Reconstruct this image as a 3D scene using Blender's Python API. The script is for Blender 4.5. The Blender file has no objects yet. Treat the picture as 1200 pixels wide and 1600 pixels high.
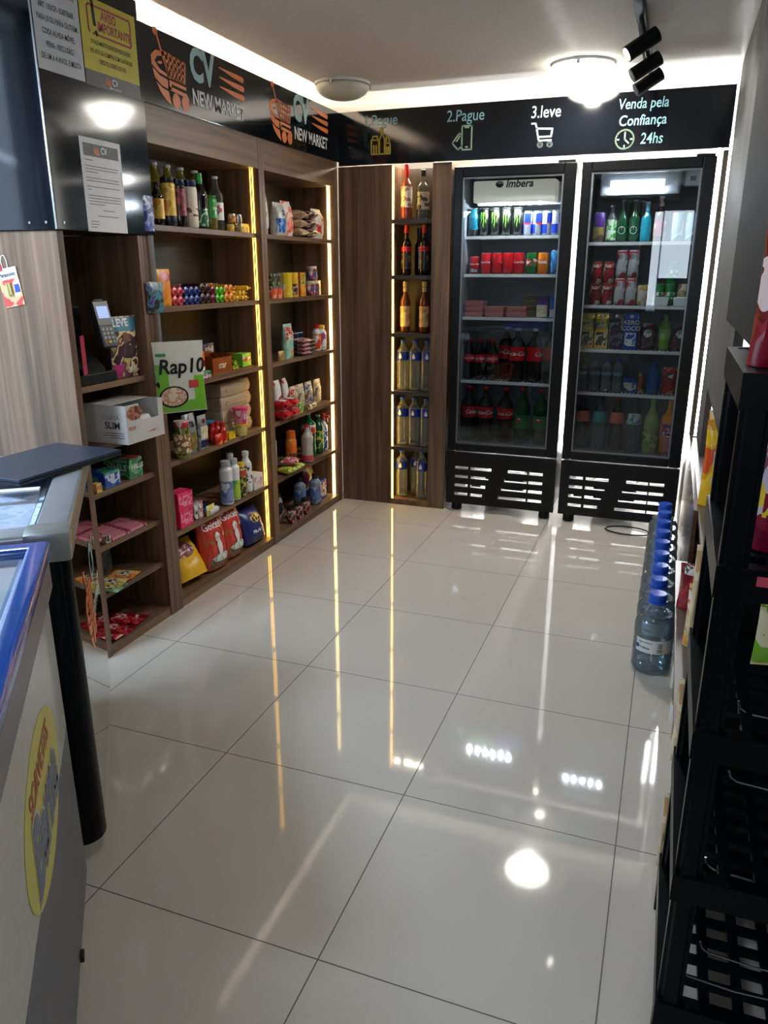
import bpy, bmesh, math, random
from mathutils import Matrix, Vector
random.seed(7)
PI = math.pi
C = bpy.context.scene
COL = C.collection
T = 0.6                      # floor tile pitch in metres

# ------------------------------------------------------------------ camera, world, lights, exposure
cam = bpy.data.cameras.new('camera'); camo = bpy.data.objects.new('camera', cam); COL.objects.link(camo)
cam.sensor_fit = 'VERTICAL'; cam.sensor_height = 36.0; cam.sensor_width = 27.0; cam.lens = 26.92
cam.clip_start = 0.02
camo.location = (1.1992, -1.2000, 1.4749); camo.rotation_euler = (1.26383, 0.0, 0.35225)
C.camera = camo
C.view_settings.view_transform = 'Standard'; C.view_settings.look = 'None'
C.view_settings.gamma = 1.0; C.view_settings.use_curve_mapping = False
C.view_settings.exposure = 0.64

w = bpy.data.worlds.new('world'); C.world = w; w.use_nodes = True
bg = w.node_tree.nodes['Background']
bg.inputs['Color'].default_value = (0.62, 0.80, 1.0, 1); bg.inputs['Strength'].default_value = 1.6

LAMP_DOME = 14.0; LAMP_CORE = 800.0; COVE = 105.0; LED_WARM = 11.0; SPOT_W = 20.0; FRIDGE_LED = 620.0; BACK_LED = 60.0

def area(name, loc, rot, sx, sy, power, color=(1, 1, 1)):
    l = bpy.data.lights.new(name, 'AREA'); l.shape = 'RECTANGLE'; l.size = sx; l.size_y = sy
    l.energy = power; l.color = color
    o = bpy.data.objects.new(name, l); COL.objects.link(o); o.location = loc; o.rotation_euler = rot
    return o
XL_ = -1.30
# daylight entering through the oblique shop window and through the doorway behind the camera
area('window_daylight', (-1.02, 0.20, 1.95), (PI/2-1.15, 0, math.radians(-52.2)), 0.45, 0.3, 20, (0.62, 0.80, 1.0))
area('side_window_daylight', (XL_+0.005, 0.70, 1.45), (0, -PI/2, 0), 1.9, 0.48, 0.8, (0.62, 0.80, 1.0))
area('front_window_daylight', (1.13, -2.58, 1.76), (PI/2, 0, 0), 0.33, 0.78, 4.2, (0.80, 0.92, 1.0))
area('front_sidelight_daylight', (0.90, -2.58, 1.59), (PI/2, 0, 0), 0.09, 1.10, 1.6, (0.84, 0.93, 1.0))

# ------------------------------------------------------------------ materials
MATS = {}
def nt(name):
    m = bpy.data.materials.new(name); m.use_nodes = True
    return m, m.node_tree.nodes, m.node_tree.links, m.node_tree.nodes['Principled BSDF']
def sset(b, **k):
    for a, v in k.items():
        a = a.replace('_', ' ')
        if a in b.inputs: b.inputs[a].default_value = v
def srgb(r, g, b):
    f = lambda c: (c/255/12.92) if c/255 <= 0.04045 else ((c/255+0.055)/1.055)**2.4
    return (f(r), f(g), f(b), 1)
def plain(name, rgb, rough=0.5, metal=0.0, coat=0.0, bump=0.0, **k):
    """one-colour procedural material with a slight noise in tone"""
    if name in MATS: return MATS[name]
    m, N, L, b = nt(name)
    col = srgb(*rgb)
    tc = N.new('ShaderNodeTexCoord'); no = N.new('ShaderNodeTexNoise'); no.inputs['Scale'].default_value = 35
    L.new(tc.outputs['Object'], no.inputs['Vector'])
    mx = N.new('ShaderNodeMix'); mx.data_type = 'RGBA'
    mx.inputs['A'].default_value = [c*0.92 for c in col[:3]]+[1]; mx.inputs['B'].default_value = [min(1, c*1.08) for c in col[:3]]+[1]
    L.new(no.outputs['Fac'], mx.inputs['Factor']); L.new(mx.outputs['Result'], b.inputs['Base Color'])
    sset(b, Roughness=rough, Metallic=metal, Coat_Weight=coat, **k)
    if bump:
        bp = N.new('ShaderNodeBump'); bp.inputs['Strength'].default_value = bump; bp.inputs['Distance'].default_value = 0.004
        L.new(no.outputs['Fac'], bp.inputs['Height']); L.new(bp.outputs['Normal'], b.inputs['Normal'])
    MATS[name] = m; return m
def printed(name, cols, scale=18, rough=0.35, stretch=(1, 1, 1), coat=0.2):
    """printed packaging: blotches of several inks"""
    if name in MATS: return MATS[name]
    m, N, L, b = nt(name)
    tc = N.new('ShaderNodeTexCoord'); mp = N.new('ShaderNodeMapping'); mp.inputs['Scale'].default_value = stretch
    no = N.new('ShaderNodeTexNoise'); no.inputs['Scale'].default_value = scale; no.inputs['Detail'].default_value = 1.5
    L.new(tc.outputs['Object'], mp.inputs['Vector']); L.new(mp.outputs['Vector'], no.inputs['Vector'])
    r = N.new('ShaderNodeValToRGB'); r.color_ramp.interpolation = 'CONSTANT'
    el = r.color_ramp.elements
    n = len(cols); lo, hi = 0.36, 0.64
    el[0].position = 0.0; el[0].color = srgb(*cols[0])
    el[1].position = lo + (hi-lo)/n; el[1].color = srgb(*cols[1])
    for i in range(2, n):
        e = el.new(lo+(hi-lo)*i/n); e.color = srgb(*cols[i])
    L.new(no.outputs['Fac'], r.inputs['Fac']); L.new(r.outputs['Color'], b.inputs['Base Color'])
    sset(b, Roughness=rough, Coat_Weight=coat)
    MATS[name] = m; return m
def emit(name, rgb, strength):
    if name in MATS: return MATS[name]
    m, N, L, b = nt(name)
    sset(b, Base_Color=srgb(*rgb)); b.inputs['Emission Color'].default_value = srgb(*rgb); b.inputs['Emission Strength'].default_value = strength
    MATS[name] = m; return m
def clear(name, tint, rough=0.02, thin=False, solid=0.0, ior=1.45):
    """thin clear glass or plastic: tinted see-through plus mirror by fresnel"""
    if name in MATS: return MATS[name]
    m, N, L, b = nt(name)
    out = N['Material Output']
    tr = N.new('ShaderNodeBsdfTransparent'); tr.inputs['Color'].default_value = srgb(*tint)
    gl = N.new('ShaderNodeBsdfGlossy'); gl.inputs['Roughness'].default_value = rough; gl.inputs['Color'].default_value = (1, 1, 1, 1)
    fr = N.new('ShaderNodeFresnel')                      # a thin pane reflects alike from both of its sides
    geo = N.new('ShaderNodeNewGeometry'); mi = N.new('ShaderNodeMix'); mi.data_type = 'FLOAT'
    mi.inputs['A'].default_value = ior; mi.inputs['B'].default_value = 1.0/ior if thin else ior
    L.new(geo.outputs['Backfacing'], mi.inputs['Factor']); L.new(mi.outputs['Result'], fr.inputs['IOR'])
    mx = N.new('ShaderNodeMixShader'); L.new(fr.outputs['Fac'], mx.inputs['Fac']); L.new(tr.outputs['BSDF'], mx.inputs[1]); L.new(gl.outputs['BSDF'], mx.inputs[2])
    last = mx
    if solid:
        sset(b, Base_Color=srgb(*tint), Roughness=0.15)
        m2 = N.new('ShaderNodeMixShader'); m2.inputs['Fac'].default_value = solid
        L.new(mx.outputs['Shader'], m2.inputs[1]); L.new(b.outputs['BSDF'], m2.inputs[2]); last = m2
    L.new(last.outputs['Shader'], out.inputs['Surface'])
    MATS[name] = m; return m
def wood(name, dark, light, axis='Z', scale=1.0, rough=0.42, coat=0.0):
    if name in MATS: return MATS[name]
    m, N, L, b = nt(name)
    tc = N.new('ShaderNodeTexCoord'); mp = N.new('ShaderNodeMapping')
    s = {'Z': (26, 26, 1.1), 'Y': (26, 1.1, 26), 'X': (1.1, 26, 26)}[axis]
    mp.inputs['Scale'].default_value = [v*scale for v in s]
    no = N.new('ShaderNodeTexNoise'); no.inputs['Scale'].default_value = 1.0; no.inputs['Detail'].default_value = 6; no.inputs['Distortion'].default_value = 0.6
    geo = N.new('ShaderNodeNewGeometry')
    L.new(geo.outputs['Position'], mp.inputs['Vector']); L.new(mp.outputs['Vector'], no.inputs['Vector'])
    r = N.new('ShaderNodeValToRGB'); r.color_ramp.elements[0].position = 0.33; r.color_ramp.elements[0].color = srgb(*dark)
    r.color_ramp.elements[1].position = 0.68; r.color_ramp.elements[1].color = srgb(*light)
    L.new(no.outputs['Fac'], r.inputs['Fac']); L.new(r.outputs['Color'], b.inputs['Base Color'])
    sset(b, Roughness=rough, Coat_Weight=coat)
    MATS[name] = m; return m

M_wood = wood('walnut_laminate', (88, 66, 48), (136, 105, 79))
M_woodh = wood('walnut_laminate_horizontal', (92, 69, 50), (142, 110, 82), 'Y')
M_woodd = wood('walnut_shaded', (24, 20, 18), (40, 33, 28))  # darkened walnut copy, the deep shade of the recesses put into its colour
M_black = plain('black_acrylic', (13, 16, 22), 0.09, IOR=1.6)
M_blackm = plain('matt_black_metal', (10, 10, 11), 0.45, Specular_IOR_Level=0.3)
M_fridge = plain('black_enamel', (9, 9, 10), 0.32, Specular_IOR_Level=0.3)
M_plblack = plain('black_moulded_plastic', (7, 10, 16), 0.34, Specular_IOR_Level=0.1)
M_white = plain('white_paint', (232, 230, 225), 0.7)
M_ceil = plain('ceiling_paint', (208, 203, 197), 0.75)
M_wplast = plain('white_plastic', (225, 225, 222), 0.35)
M_chrome = plain('brushed_aluminium', (190, 192, 195), 0.25, 1.0)
M_silver = plain('silver_can', (200, 202, 205), 0.22, 0.9)
M_gasket = plain('grey_gasket', (120, 124, 128), 0.3, 0.6)
M_glass = clear('door_glass', (222, 226, 228), 0.0, True, ior=1.5)
M_glassw = clear('window_glass', (244, 248, 250), 0.0, True)
M_water = clear('water_bottle_plastic', (236, 242, 244), 0.05, solid=0.10)
M_jug = clear('blue_tint_jug_plastic', (232, 242, 246), 0.04, solid=0.10)
M_cleargl = clear('clear_glass_bottle', (226, 232, 228), 0.02, solid=0.05)
M_oil = clear('golden_oil', (214, 196, 96), 0.03, solid=0.2)
M_cola = plain('dark_cola', (22, 10, 8), 0.08, 0, 0.5)
M_red = plain('red_print', (196, 20, 28), 0.3, 0, 0.3)
M_dred = plain('dark_red_print', (120, 16, 34), 0.3, 0, 0.3)
M_wink = plain('white_ink', (238, 236, 232), 0.4)
M_bink = plain('black_ink', (20, 18, 18), 0.4)
M_orange = plain('orange_vinyl', (240, 134, 76), 0.4)
M_teal = plain('pale_teal_vinyl', (164, 204, 208), 0.4)
M_lgrey = plain('light_grey_vinyl', (232, 232, 232), 0.4)
M_green = plain('green_print', (40, 150, 60), 0.3, 0, 0.3)
M_lime = plain('lime_print', (120, 190, 50), 0.3, 0, 0.3)
M_dgreen = plain('dark_green_glass', (10, 62, 34), 0.06, 0, 0.5)
M_blue = plain('blue_print', (28, 62, 150), 0.3, 0, 0.3)
M_navy = plain('navy_print', (22, 28, 70), 0.3, 0, 0.3)
M_yellow = plain('yellow_print', (236, 190, 40), 0.3, 0, 0.3)
M_pink = plain('pink_print', (232, 60, 120), 0.3, 0, 0.3)
M_pinkp = plain('pale_pink_print', (214, 128, 150), 0.35, 0, 0.3)
M_orp = plain('orange_print', (230, 110, 30), 0.3, 0, 0.3)
M_cream = plain('cream_paper', (226, 208, 172), 0.5)
M_brown = plain('brown_print', (120, 66, 34), 0.4, 0, 0.2)
M_purple = plain('purple_print', (74, 44, 110), 0.3, 0, 0.3)
M_card = plain('grey_card', (160, 152, 140), 0.8)
M_bluecap = plain('blue_cap_plastic', (24, 84, 200), 0.3)
M_amber = plain('amber_glass', (110, 52, 14), 0.06, 0, 0.5)
M_wine = plain('dark_wine_glass', (18, 10, 12), 0.06, 0, 0.6)

# ------------------------------------------------------------------ mesh helpers
def finish(name, bm, m, parent=None, smooth=False):
    me = bpy.data.meshes.new(name); bmesh.ops.recalc_face_normals(bm, faces=bm.faces[:]); bm.to_mesh(me); bm.free()
    me.materials.append(m)
    if smooth:
        me.shade_smooth()
        try: me.set_sharp_from_angle(angle=math.radians(40))
        except Exception: pass
    o = bpy.data.objects.new(name, me); COL.objects.link(o)
    if parent is not None: o.parent = parent
    return o
def thing(name, label, cat, loc=(0, 0, 0), rz=0, group=None, rx=0, ry=0):
    o = bpy.data.objects.new(name, None); COL.objects.link(o); o.empty_display_size = 0.05
    o.location = loc; o.rotation_euler = (rx, ry, rz)
    o['label'] = label; o['category'] = cat
    if group: o['group'] = group
    return o
def tag(o, label, cat, group=None):
    o['label'] = label; o['category'] = cat
    if group: o['group'] = group
    return o
def struct(name, bm, m, parent=None):
    o = finish(name, bm, m, parent)
    if parent is None: o['kind'] = 'structure'
    return o
def dup(root, loc, rz=None, label=None, group=None, rx=None):
    r = root.copy(); COL.objects.link(r); r.location = loc
    e = list(root.rotation_euler)
    if rz is not None: e[2] = rz
    if rx is not None: e[0] = rx
    r.rotation_euler = e
    if label: r['label'] = label
    if group: r['group'] = group
    for ch in list(root.children):
        c = ch.copy(); COL.objects.link(c); c.parent = r
        for g in list(ch.children):
            d = g.copy(); COL.objects.link(d); d.parent = c
    return r
def box(bm, x0, x1, y0, y1, z0, z1):
    vs = [bm.verts.new(p) for p in ((x0,y0,z0),(x1,y0,z0),(x1,y1,z0),(x0,y1,z0),(x0,y0,z1),(x1,y0,z1),(x1,y1,z1),(x0,y1,z1))]
    for f in ((0,3,2,1),(4,5,6,7),(0,1,5,4),(1,2,6,5),(2,3,7,6),(3,0,4,7)): bm.faces.new([vs[i] for i in f])
    return vs
def B(*boxes, bevel=0.0):
    bm = bmesh.new()
    for b in boxes: box(bm, *b)
    if bevel: bmesh.ops.bevel(bm, geom=bm.edges[:], offset=bevel, segments=2, affect='EDGES', profile=0.6)
    return bm
def lathe(prof, seg=20, cap=True, bm=None, centre=(0, 0)):
    bm = bm or bmesh.new(); rings = []
    for r, z in prof:
        rings.append([bm.verts.new((centre[0]+r*math.cos(2*PI*i/seg), centre[1]+r*math.sin(2*PI*i/seg), z)) for i in range(seg)])
    for a, b in zip(rings, rings[1:]):
        for i in range(seg): bm.faces.new((a[i], a[(i+1) % seg], b[(i+1) % seg], b[i]))
    if cap: bm.faces.new(rings[0][::-1]); bm.faces.new(rings[-1])
    return bm
def rad_at(prof, z):
    for (r0, z0), (r1, z1) in zip(prof, prof[1:]):
        if z0 <= z <= z1 and z1 > z0: return r0+(r1-r0)*(z-z0)/(z1-z0)
    return prof[-1][0]
def band(prof, z0, z1, off=0.0008, seg=24):
    zs = sorted(set([z0, z1]+[z for _, z in prof if z0 < z < z1]))
    return lathe([(rad_at(prof, z)+off, z) for z in zs], seg, cap=False)
def tube(bm, pts, r, seg=8):
    pts = [Vector(p) for p in pts]; rings = []
    for i, p in enumerate(pts):
        d = (pts[min(i+1, len(pts)-1)]-pts[max(i-1, 0)]).normalized()
        a = d.orthogonal().normalized() if i == 0 else (pa-d*pa.dot(d)).normalized()
        pa = a; b = d.cross(a)
        rings.append([bm.verts.new(p+(a*math.cos(2*PI*k/seg)+b*math.sin(2*PI*k/seg))*r) for k in range(seg)])
    for s, t in zip(rings, rings[1:]):
        for k in range(seg): bm.faces.new((s[k], s[(k+1) % seg], t[(k+1) % seg], t[k]))
    bm.faces.new(rings[0][::-1]); bm.faces.new(rings[-1])
    return bm
def frame(o, xd, yd):
    """matrix taking flat (x, y, n) artwork to a face in space"""
    xd = Vector(xd).normalized(); yd = Vector(yd).normalized(); n = xd.cross(yd)
    M = Matrix((( xd.x, yd.x, n.x, o[0]), (xd.y, yd.y, n.y, o[1]), (xd.z, yd.z, n.z, o[2]), (0, 0, 0, 1)))
    return M
FRONT = lambda x, y, z: frame((x, y, z), (1, 0, 0), (0, 0, 1))      # artwork on a face looking to -Y
TXT = {}
def text_mesh(s, size=1.0, bold=0.0, shear=0.0, align='CENTER'):
    key = (s, bold, shear, align)
    if key not in TXT:
        cu = bpy.data.curves.new('lettering', 'FONT'); cu.body = s; cu.size = 1.0; cu.offset = bold; cu.shear = shear
        cu.align_x = align; cu.align_y = 'CENTER'; cu.resolution_u = 3; cu.extrude = 0.0
        o = bpy.data.objects.new('lettering', cu); COL.objects.link(o)
        dg = bpy.context.evaluated_depsgraph_get(); me = bpy.data.meshes.new_from_object(o.evaluated_get(dg))
        bpy.data.objects.remove(o); bpy.data.curves.remove(cu)
        TXT[key] = me
    bm = bmesh.new(); bm.from_mesh(TXT[key])
    for v in bm.verts: v.co *= size
    return bm
def text(s, size, m, parent, M, bold=0.0, shear=0.0, name='lettering', wrap=None, sx=1.0, align='CENTER', surf=None, off=0.0008):
    """lettering on a flat face (M), round a cylinder (wrap = radius) or over a bag (surf)"""
    bm = text_mesh(s, size, bold, shear, align)
    for v in bm.verts:
        x, y = v.co.x*sx, v.co.y
        if wrap: a = x/wrap; v.co = M @ Vector((math.sin(a)*(wrap+off), -math.cos(a)*(wrap+off), y))
        elif surf: p = M @ Vector((x, 0, y)); v.co = Vector((p.x, -surf(p.x, p.z)-off-0.0006, p.z))
        else: v.co = M @ Vector((x, y, off))
    return finish(name, bm, m, parent)
def strokes(lines, wd, m, parent, M, name='pictogram', th=0.0012):
    bm = bmesh.new()
    for ln in lines:
        for (x0, y0), (x1, y1) in zip(ln, ln[1:]):
            d = Vector((x1-x0, y1-y0)); l = d.length
            if l < 1e-6: continue
            d /= l; n = Vector((-d.y, d.x))*wd/2; a = Vector((x0, y0))-d*wd*0.45; b = Vector((x1, y1))+d*wd*0.45
            q = [a-n, b-n, b+n, a+n]
            lo = [bm.verts.new(M @ Vector((p.x, p.y, 0))) for p in q]; hi = [bm.verts.new(M @ Vector((p.x, p.y, th))) for p in q]
            bm.faces.new(hi); bm.faces.new(lo[::-1])
            for i in range(4): bm.faces.new((lo[i], lo[(i+1) % 4], hi[(i+1) % 4], hi[i]))
    return finish(name, bm, m, parent)
def poly(polys, m, parent, M, name='panel', th=0.0008):
    bm = bmesh.new()
    for q in polys:
        lo = [bm.verts.new(M @ Vector((x, y, 0))) for x, y in q]; hi = [bm.verts.new(M @ Vector((x, y, th))) for x, y in q]
        bm.faces.new(hi); bm.faces.new(lo[::-1]); n = len(q)
        for i in range(n): bm.faces.new((lo[i], lo[(i+1) % n], hi[(i+1) % n], hi[i]))
    return finish(name, bm, m, parent)
def ell(cx, cy, rx, ry, n=28, a0=0, a1=2*PI):
    return [(cx+rx*math.cos(a0+(a1-a0)*i/n), cy+ry*math.sin(a0+(a1-a0)*i/n)) for i in range(n if a1-a0 > 6.28 else n+1)]
def rect(x0, x1, y0, y1): return [(x0, y0), (x1, y0), (x1, y1), (x0, y1)]

# ------------------------------------------------------------------ pack builders (local front = -Y, base at z = 0)
class BagSurf:
    def __init__(s, w, h, d, seed=0, flat=0.15, gusset=True):
        s.w, s.h, s.d, s.flat, s.g = w, h, d, flat, gusset
        r = random.Random(seed); s.k = [(r.uniform(5, 13), r.uniform(4, 11), r.uniform(0, 6)) for _ in range(4)]
    def y(s, x, z):
        u = max(-1, min(1, 2*x/s.w)); v = max(0, min(1, z/s.h))
        fu = max(0, 1-abs(u)**3)**0.55
        top = min(1, (1-v)/0.45); fv = math.sin(top*PI/2)**0.8 if top > 0 else 0
        if not s.g: fv *= math.sin(min(1, v/0.3)*PI/2)**0.7
        else: fv *= 0.75+0.25*min(1, v/0.2)
        wr = sum(math.sin(a*u+b*v*2+c)*math.sin(b*u*1.7-a*v) for a, b, c in s.k)*0.03
        return max(0.0008, s.d/2*fu*fv*(1+wr)+wr*s.d*0.25*fu*(1 if v < 0.93 else 0.2))
def bag(root, surf, m, name='bag_body', nx=14, nz=18, bm_only=False):
    bm = bmesh.new(); F = []; K = []
    for j in range(nz+1):
        z = surf.h*j/nz
        F.append([]); K.append([])
        for i in range(nx+1):
            u = -1+2*i/nx; pinch = 1-0.05*math.sin(PI*min(1, j/nz))*abs(u)
            x = u*surf.w/2*pinch; y = surf.y(u*surf.w/2, z)
            f = bm.verts.new((x, -y, z)); F[-1].append(f)
            K[-1].append(bm.verts.new((x, y, z)))
    for G, fl in ((F, 0), (K, 1)):
        for j in range(nz):
            for i in range(nx):
                q = [G[j][i], G[j][i+1], G[j+1][i+1], G[j+1][i]]
                bm.faces.new(q[::-1] if fl else q)
    for j in range(nz):
        bm.faces.new((F[j][0], F[j+1][0], K[j+1][0], K[j][0])); bm.faces.new((F[j][nx], K[j][nx], K[j+1][nx], F[j+1][nx]))
    for i in range(nx):
        bm.faces.new((F[0][i], K[0][i], K[0][i+1], F[0][i+1])); bm.faces.new((F[nz][i], F[nz][i+1], K[nz][i+1], K[nz][i]))
    return finish(name, bm, m, root, True)
def patch(root, surf, x0, x1, z0, z1, m, name='print_panel', n=8, shape=None, off=0.0012):
    """a printed area following the bag front; shape = 'ellipse' for a round one"""
    bm = bmesh.new(); G = []
    for j in range(n+1):
        G.append([])
        for i in range(n+1):
            a = -1+2*i/n; b = -1+2*j/n
            if shape == 'ellipse': a, b = a*math.sqrt(1-b*b/2), b*math.sqrt(1-a*a/2)
            x = (x0+x1)/2+a*(x1-x0)/2; z = (z0+z1)/2+b*(z1-z0)/2
            u = 2*x/surf.w; pinch = 1-0.05*math.sin(PI*min(1, z/surf.h))*abs(u)
            G[-1].append(bm.verts.new((x*pinch, -surf.y(x, z)-off, z)))
    for j in range(n):
        for i in range(n): bm.faces.new((G[j][i], G[j][i+1], G[j+1][i+1], G[j+1][i]))
    return finish(name, bm, m, root, True)
def bottle_prof(R, H, neck=0.012, sh=0.62, nh=0.86, base=0.9, waist=0.0):
    """body up to sh*H, neck from nh*H"""
    p = [(R*base*0.7, 0), (R*base, 0.004), (R, 0.012)]
    n = 6
    for i in range(1, n+1):
        t = i/n; z = 0.012+(sh*H-0.012)*t
        p.append((R*(1-waist*math.sin(PI*t)**2), z))
    for i in range(1, 7):
        t = i/6; p.append((neck+(R-neck)*(math.cos(t*PI)+1)/2, sh*H+(nh-sh)*H*t))
    p.append((neck, 0.955*H))
    return p
def bottle(root, R, H, m, capm, labm=None, lz=(0.25, 0.55), neck=0.012, sh=0.62, nh=0.86, waist=0.0, caph=0.05, txt=None, txtm=None, tsize=0.02, shear=0, ribs=False, fill=None, neckm=None):
    pr = bottle_prof(R, H, neck, sh, nh, waist=waist)
    if ribs:
        q = []
        for (r0, z0), (r1, z1) in zip(pr, pr[1:]):
            k = 4 if 0.012 <= z0 < sh*H else 1
            for i in range(k):
                t = i/k; q.append((r0+(r1-r0)*t-(0.0016 if i % 2 else 0), z0+(z1-z0)*t))
        pr = q+[pr[-1]]
    finish('bottle_body', lathe(pr, 20), m, root, True)
    finish('cap', lathe([(neck*1.12, H*(1-caph)), (neck*1.18, H*(1-caph)+0.002), (neck*1.18, H-0.002), (neck*0.9, H)], 16), capm, root, True)
    if neckm: finish('neck_foil', band(pr, nh*H*0.97, 0.953*H, 0.001), neckm, root, True)
    if labm:
        finish('label_band', band(pr, lz[0]*H, lz[1]*H), labm, root, True)
        if txt:
            zc = (lz[0]+lz[1])/2*H
            text(txt, tsize, txtm or M_wink, root, Matrix.Translation((0, 0, zc)), 0.02, shear, wrap=rad_at(pr, zc)+0.0008)
    return pr
def can(root, R, H, m, txt=None, txtm=None, tsize=0.02, shear=0, top=None, bandm=None, bz=(0.3, 0.6), claw=None):
    pr = [(R*0.78, 0), (R*0.86, 0.003), (R, 0.011), (R, H-0.012), (R*0.86, H-0.003)]
    finish('can_body', lathe(pr, 20), m, root, True)
    finish('can_lid', lathe([(R*0.86, H-0.003), (R*0.87, H), (R*0.8, H), (R*0.78, H-0.004)], 20), top or M_silver, root, True)
    if bandm: finish('colour_band', band(pr, bz[0]*H, bz[1]*H, 0.0006), bandm, root, True)
    if claw:
        bm = bmesh.new()
        for k, (cx, z0) in enumerate(((-0.014, 0.42), (0.0, 0.28), (0.014, 0.44))):
            for j in range(6):
                za = H*(0.85-(0.85-z0)*j/6); zb = H*(0.85-(0.85-z0)*(j+1)/6); wa = 0.0042*(1-j/6.4); wb = 0.0042*(1-(j+1)/6.4)
                ca = cx+0.002*math.sin(j*2.1+k); cb = cx+0.002*math.sin((j+1)*2.1+k)
                vs = []
                for x, z in ((ca-wa, za), (ca+wa, za), (cb+wb, zb), (cb-wb, zb)):
                    a = x/R; vs.append(bm.verts.new((math.sin(a)*(R+0.0008), -math.cos(a)*(R+0.0008), z)))
                bm.faces.new(vs)
        finish('claw_mark', bm, claw, root)
    if txt: text(txt, tsize, txtm or M_wink, root, Matrix.Translation((0, 0, H*0.55)), 0.02, shear, wrap=R, off=0.0012)
def carton(root, w_, d_, h_, m, txt=None, txtm=None, tsize=0.03, panel=None, pz=(0.2, 0.75), side=None, bev=0.0015, name='box_body', bold=0.02):
    """closed box, front at y = 0 looking to -Y"""
    finish(name, B((-w_/2, w_/2, 0, d_, 0, h_), bevel=bev), m, root)
    if panel: finish('front_print', B((-w_/2*0.92, w_/2*0.92, -0.0008, 0.0, pz[0]*h_, pz[1]*h_)), panel, root)
    if side: finish('side_print', B((-w_/2-0.0008, -w_/2, d_*0.08, d_*0.92, pz[0]*h_, pz[1]*h_)), side, root)
    if txt: text(txt, tsize, txtm or M_wink, root, FRONT(0, -0.0008, h_*(pz[0]+pz[1])/2), bold)
CACHE = {}
def put(key, build, label, cat, loc, rz=0, group=None, name=None, rx=0, ry=0):
    """first time builds the thing with its parts, afterwards copies it"""
    loc = (loc[0], loc[1], loc[2]+0.0007)
    if key in CACHE:
        r = dup(CACHE[key], loc, rz, label, group, rx); r.rotation_euler[1] = ry
        if group is None and 'group' in r: del r['group']
        r['category'] = cat
        return r
    r = thing(name or key, label, cat, loc, rz, group, rx, ry); build(r); CACHE[key] = r
    return r
NTH = ['leftmost', 'second', 'third', 'fourth', 'fifth', 'sixth', 'seventh', 'eighth', 'ninth', 'tenth', 'eleventh', 'twelfth']

# ================================================================== THE SETTING
def floor_mat():
    m, N, L, b = nt('polished_porcelain_tile')
    geo = N.new('ShaderNodeNewGeometry'); sep = N.new('ShaderNodeSeparateXYZ'); L.new(geo.outputs['Position'], sep.inputs[0])
    edges = []
    for ax in ('X', 'Y'):
        d = N.new('ShaderNodeMath'); d.operation = 'DIVIDE'; d.inputs[1].default_value = T; L.new(sep.outputs[ax], d.inputs[0])
        a = N.new('ShaderNodeMath'); a.operation = 'ADD'; a.inputs[1].default_value = 0.5; L.new(d.outputs[0], a.inputs[0])
        f = N.new('ShaderNodeMath'); f.operation = 'FRACT'; L.new(a.outputs[0], f.inputs[0])
        s = N.new('ShaderNodeMath'); s.operation = 'SUBTRACT'; s.inputs[1].default_value = 0.5; L.new(f.outputs[0], s.inputs[0])
        ab = N.new('ShaderNodeMath'); ab.operation = 'ABSOLUTE'; L.new(s.outputs[0], ab.inputs[0]); edges.append(ab)
    mn = N.new('ShaderNodeMath'); mn.operation = 'MINIMUM'; L.new(edges[0].outputs[0], mn.inputs[0]); L.new(edges[1].outputs[0], mn.inputs[1])
    lt = N.new('ShaderNodeMath'); lt.operation = 'LESS_THAN'; lt.inputs[1].default_value = 0.0028; L.new(mn.outputs[0], lt.inputs[0])
    no = N.new('ShaderNodeTexNoise'); no.inputs['Scale'].default_value = 1.6; no.inputs['Detail'].default_value = 5; L.new(geo.outputs['Position'], no.inputs['Vector'])
    r = N.new('ShaderNodeValToRGB'); r.color_ramp.elements[0].position = 0.3; r.color_ramp.elements[0].color = srgb(198, 190, 179)
    r.color_ramp.elements[1].position = 0.7; r.color_ramp.elements[1].color = srgb(206, 199, 189); L.new(no.outputs['Fac'], r.inputs['Fac'])
    mx = N.new('ShaderNodeMix'); mx.data_type = 'RGBA'; mx.inputs['B'].default_value = srgb(96, 86, 76)
    L.new(lt.outputs[0], mx.inputs['Factor']); L.new(r.outputs['Color'], mx.inputs['A']); L.new(mx.outputs['Result'], b.inputs['Base Color'])
    rr = N.new('ShaderNodeMath'); rr.operation = 'MULTIPLY_ADD'; rr.inputs[1].default_value = 0.4; rr.inputs[2].default_value = 0.05
    L.new(lt.outputs[0], rr.inputs[0]); L.new(rr.outputs[0], b.inputs['Roughness'])
    return m
WINA = (-1.30, 0.40); WINB = (-0.90, -0.115)           # the oblique shop front runs between these
XR = 1.80; YB = 4.10; YF = -2.60; ZC = 2.43; XL = -1.30
def prism(pts, z0, z1):
    bm = bmesh.new(); lo = [bm.verts.new((x, y, z0)) for x, y in pts]; hi = [bm.verts.new((x, y, z1)) for x, y in pts]
    bm.faces.new(lo[::-1]); bm.faces.new(hi); n = len(pts)
    for i in range(n): bm.faces.new((lo[i], lo[(i+1) % n], hi[(i+1) % n], hi[i]))
    return bm
plan = [(XL-0.1, YB+0.1), (XL-0.1, 0.3), (0.62, -2.35), (0.62, YF-0.1), (XR+0.1, YF-0.1), (XR+0.1, YB+0.1)]
struct('floor', prism(plan, -0.12, 0.0), floor_mat())
struct('ceiling', prism(plan, ZC, ZC+0.1), M_ceil)
struct('wall_back', B((XL-0.1, XR+0.1, YB, YB+0.1, 0, ZC)), M_white)
struct('wall_right', B((XR, XR+0.1, YF-0.1, YB, 0, ZC)), M_white)
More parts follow.
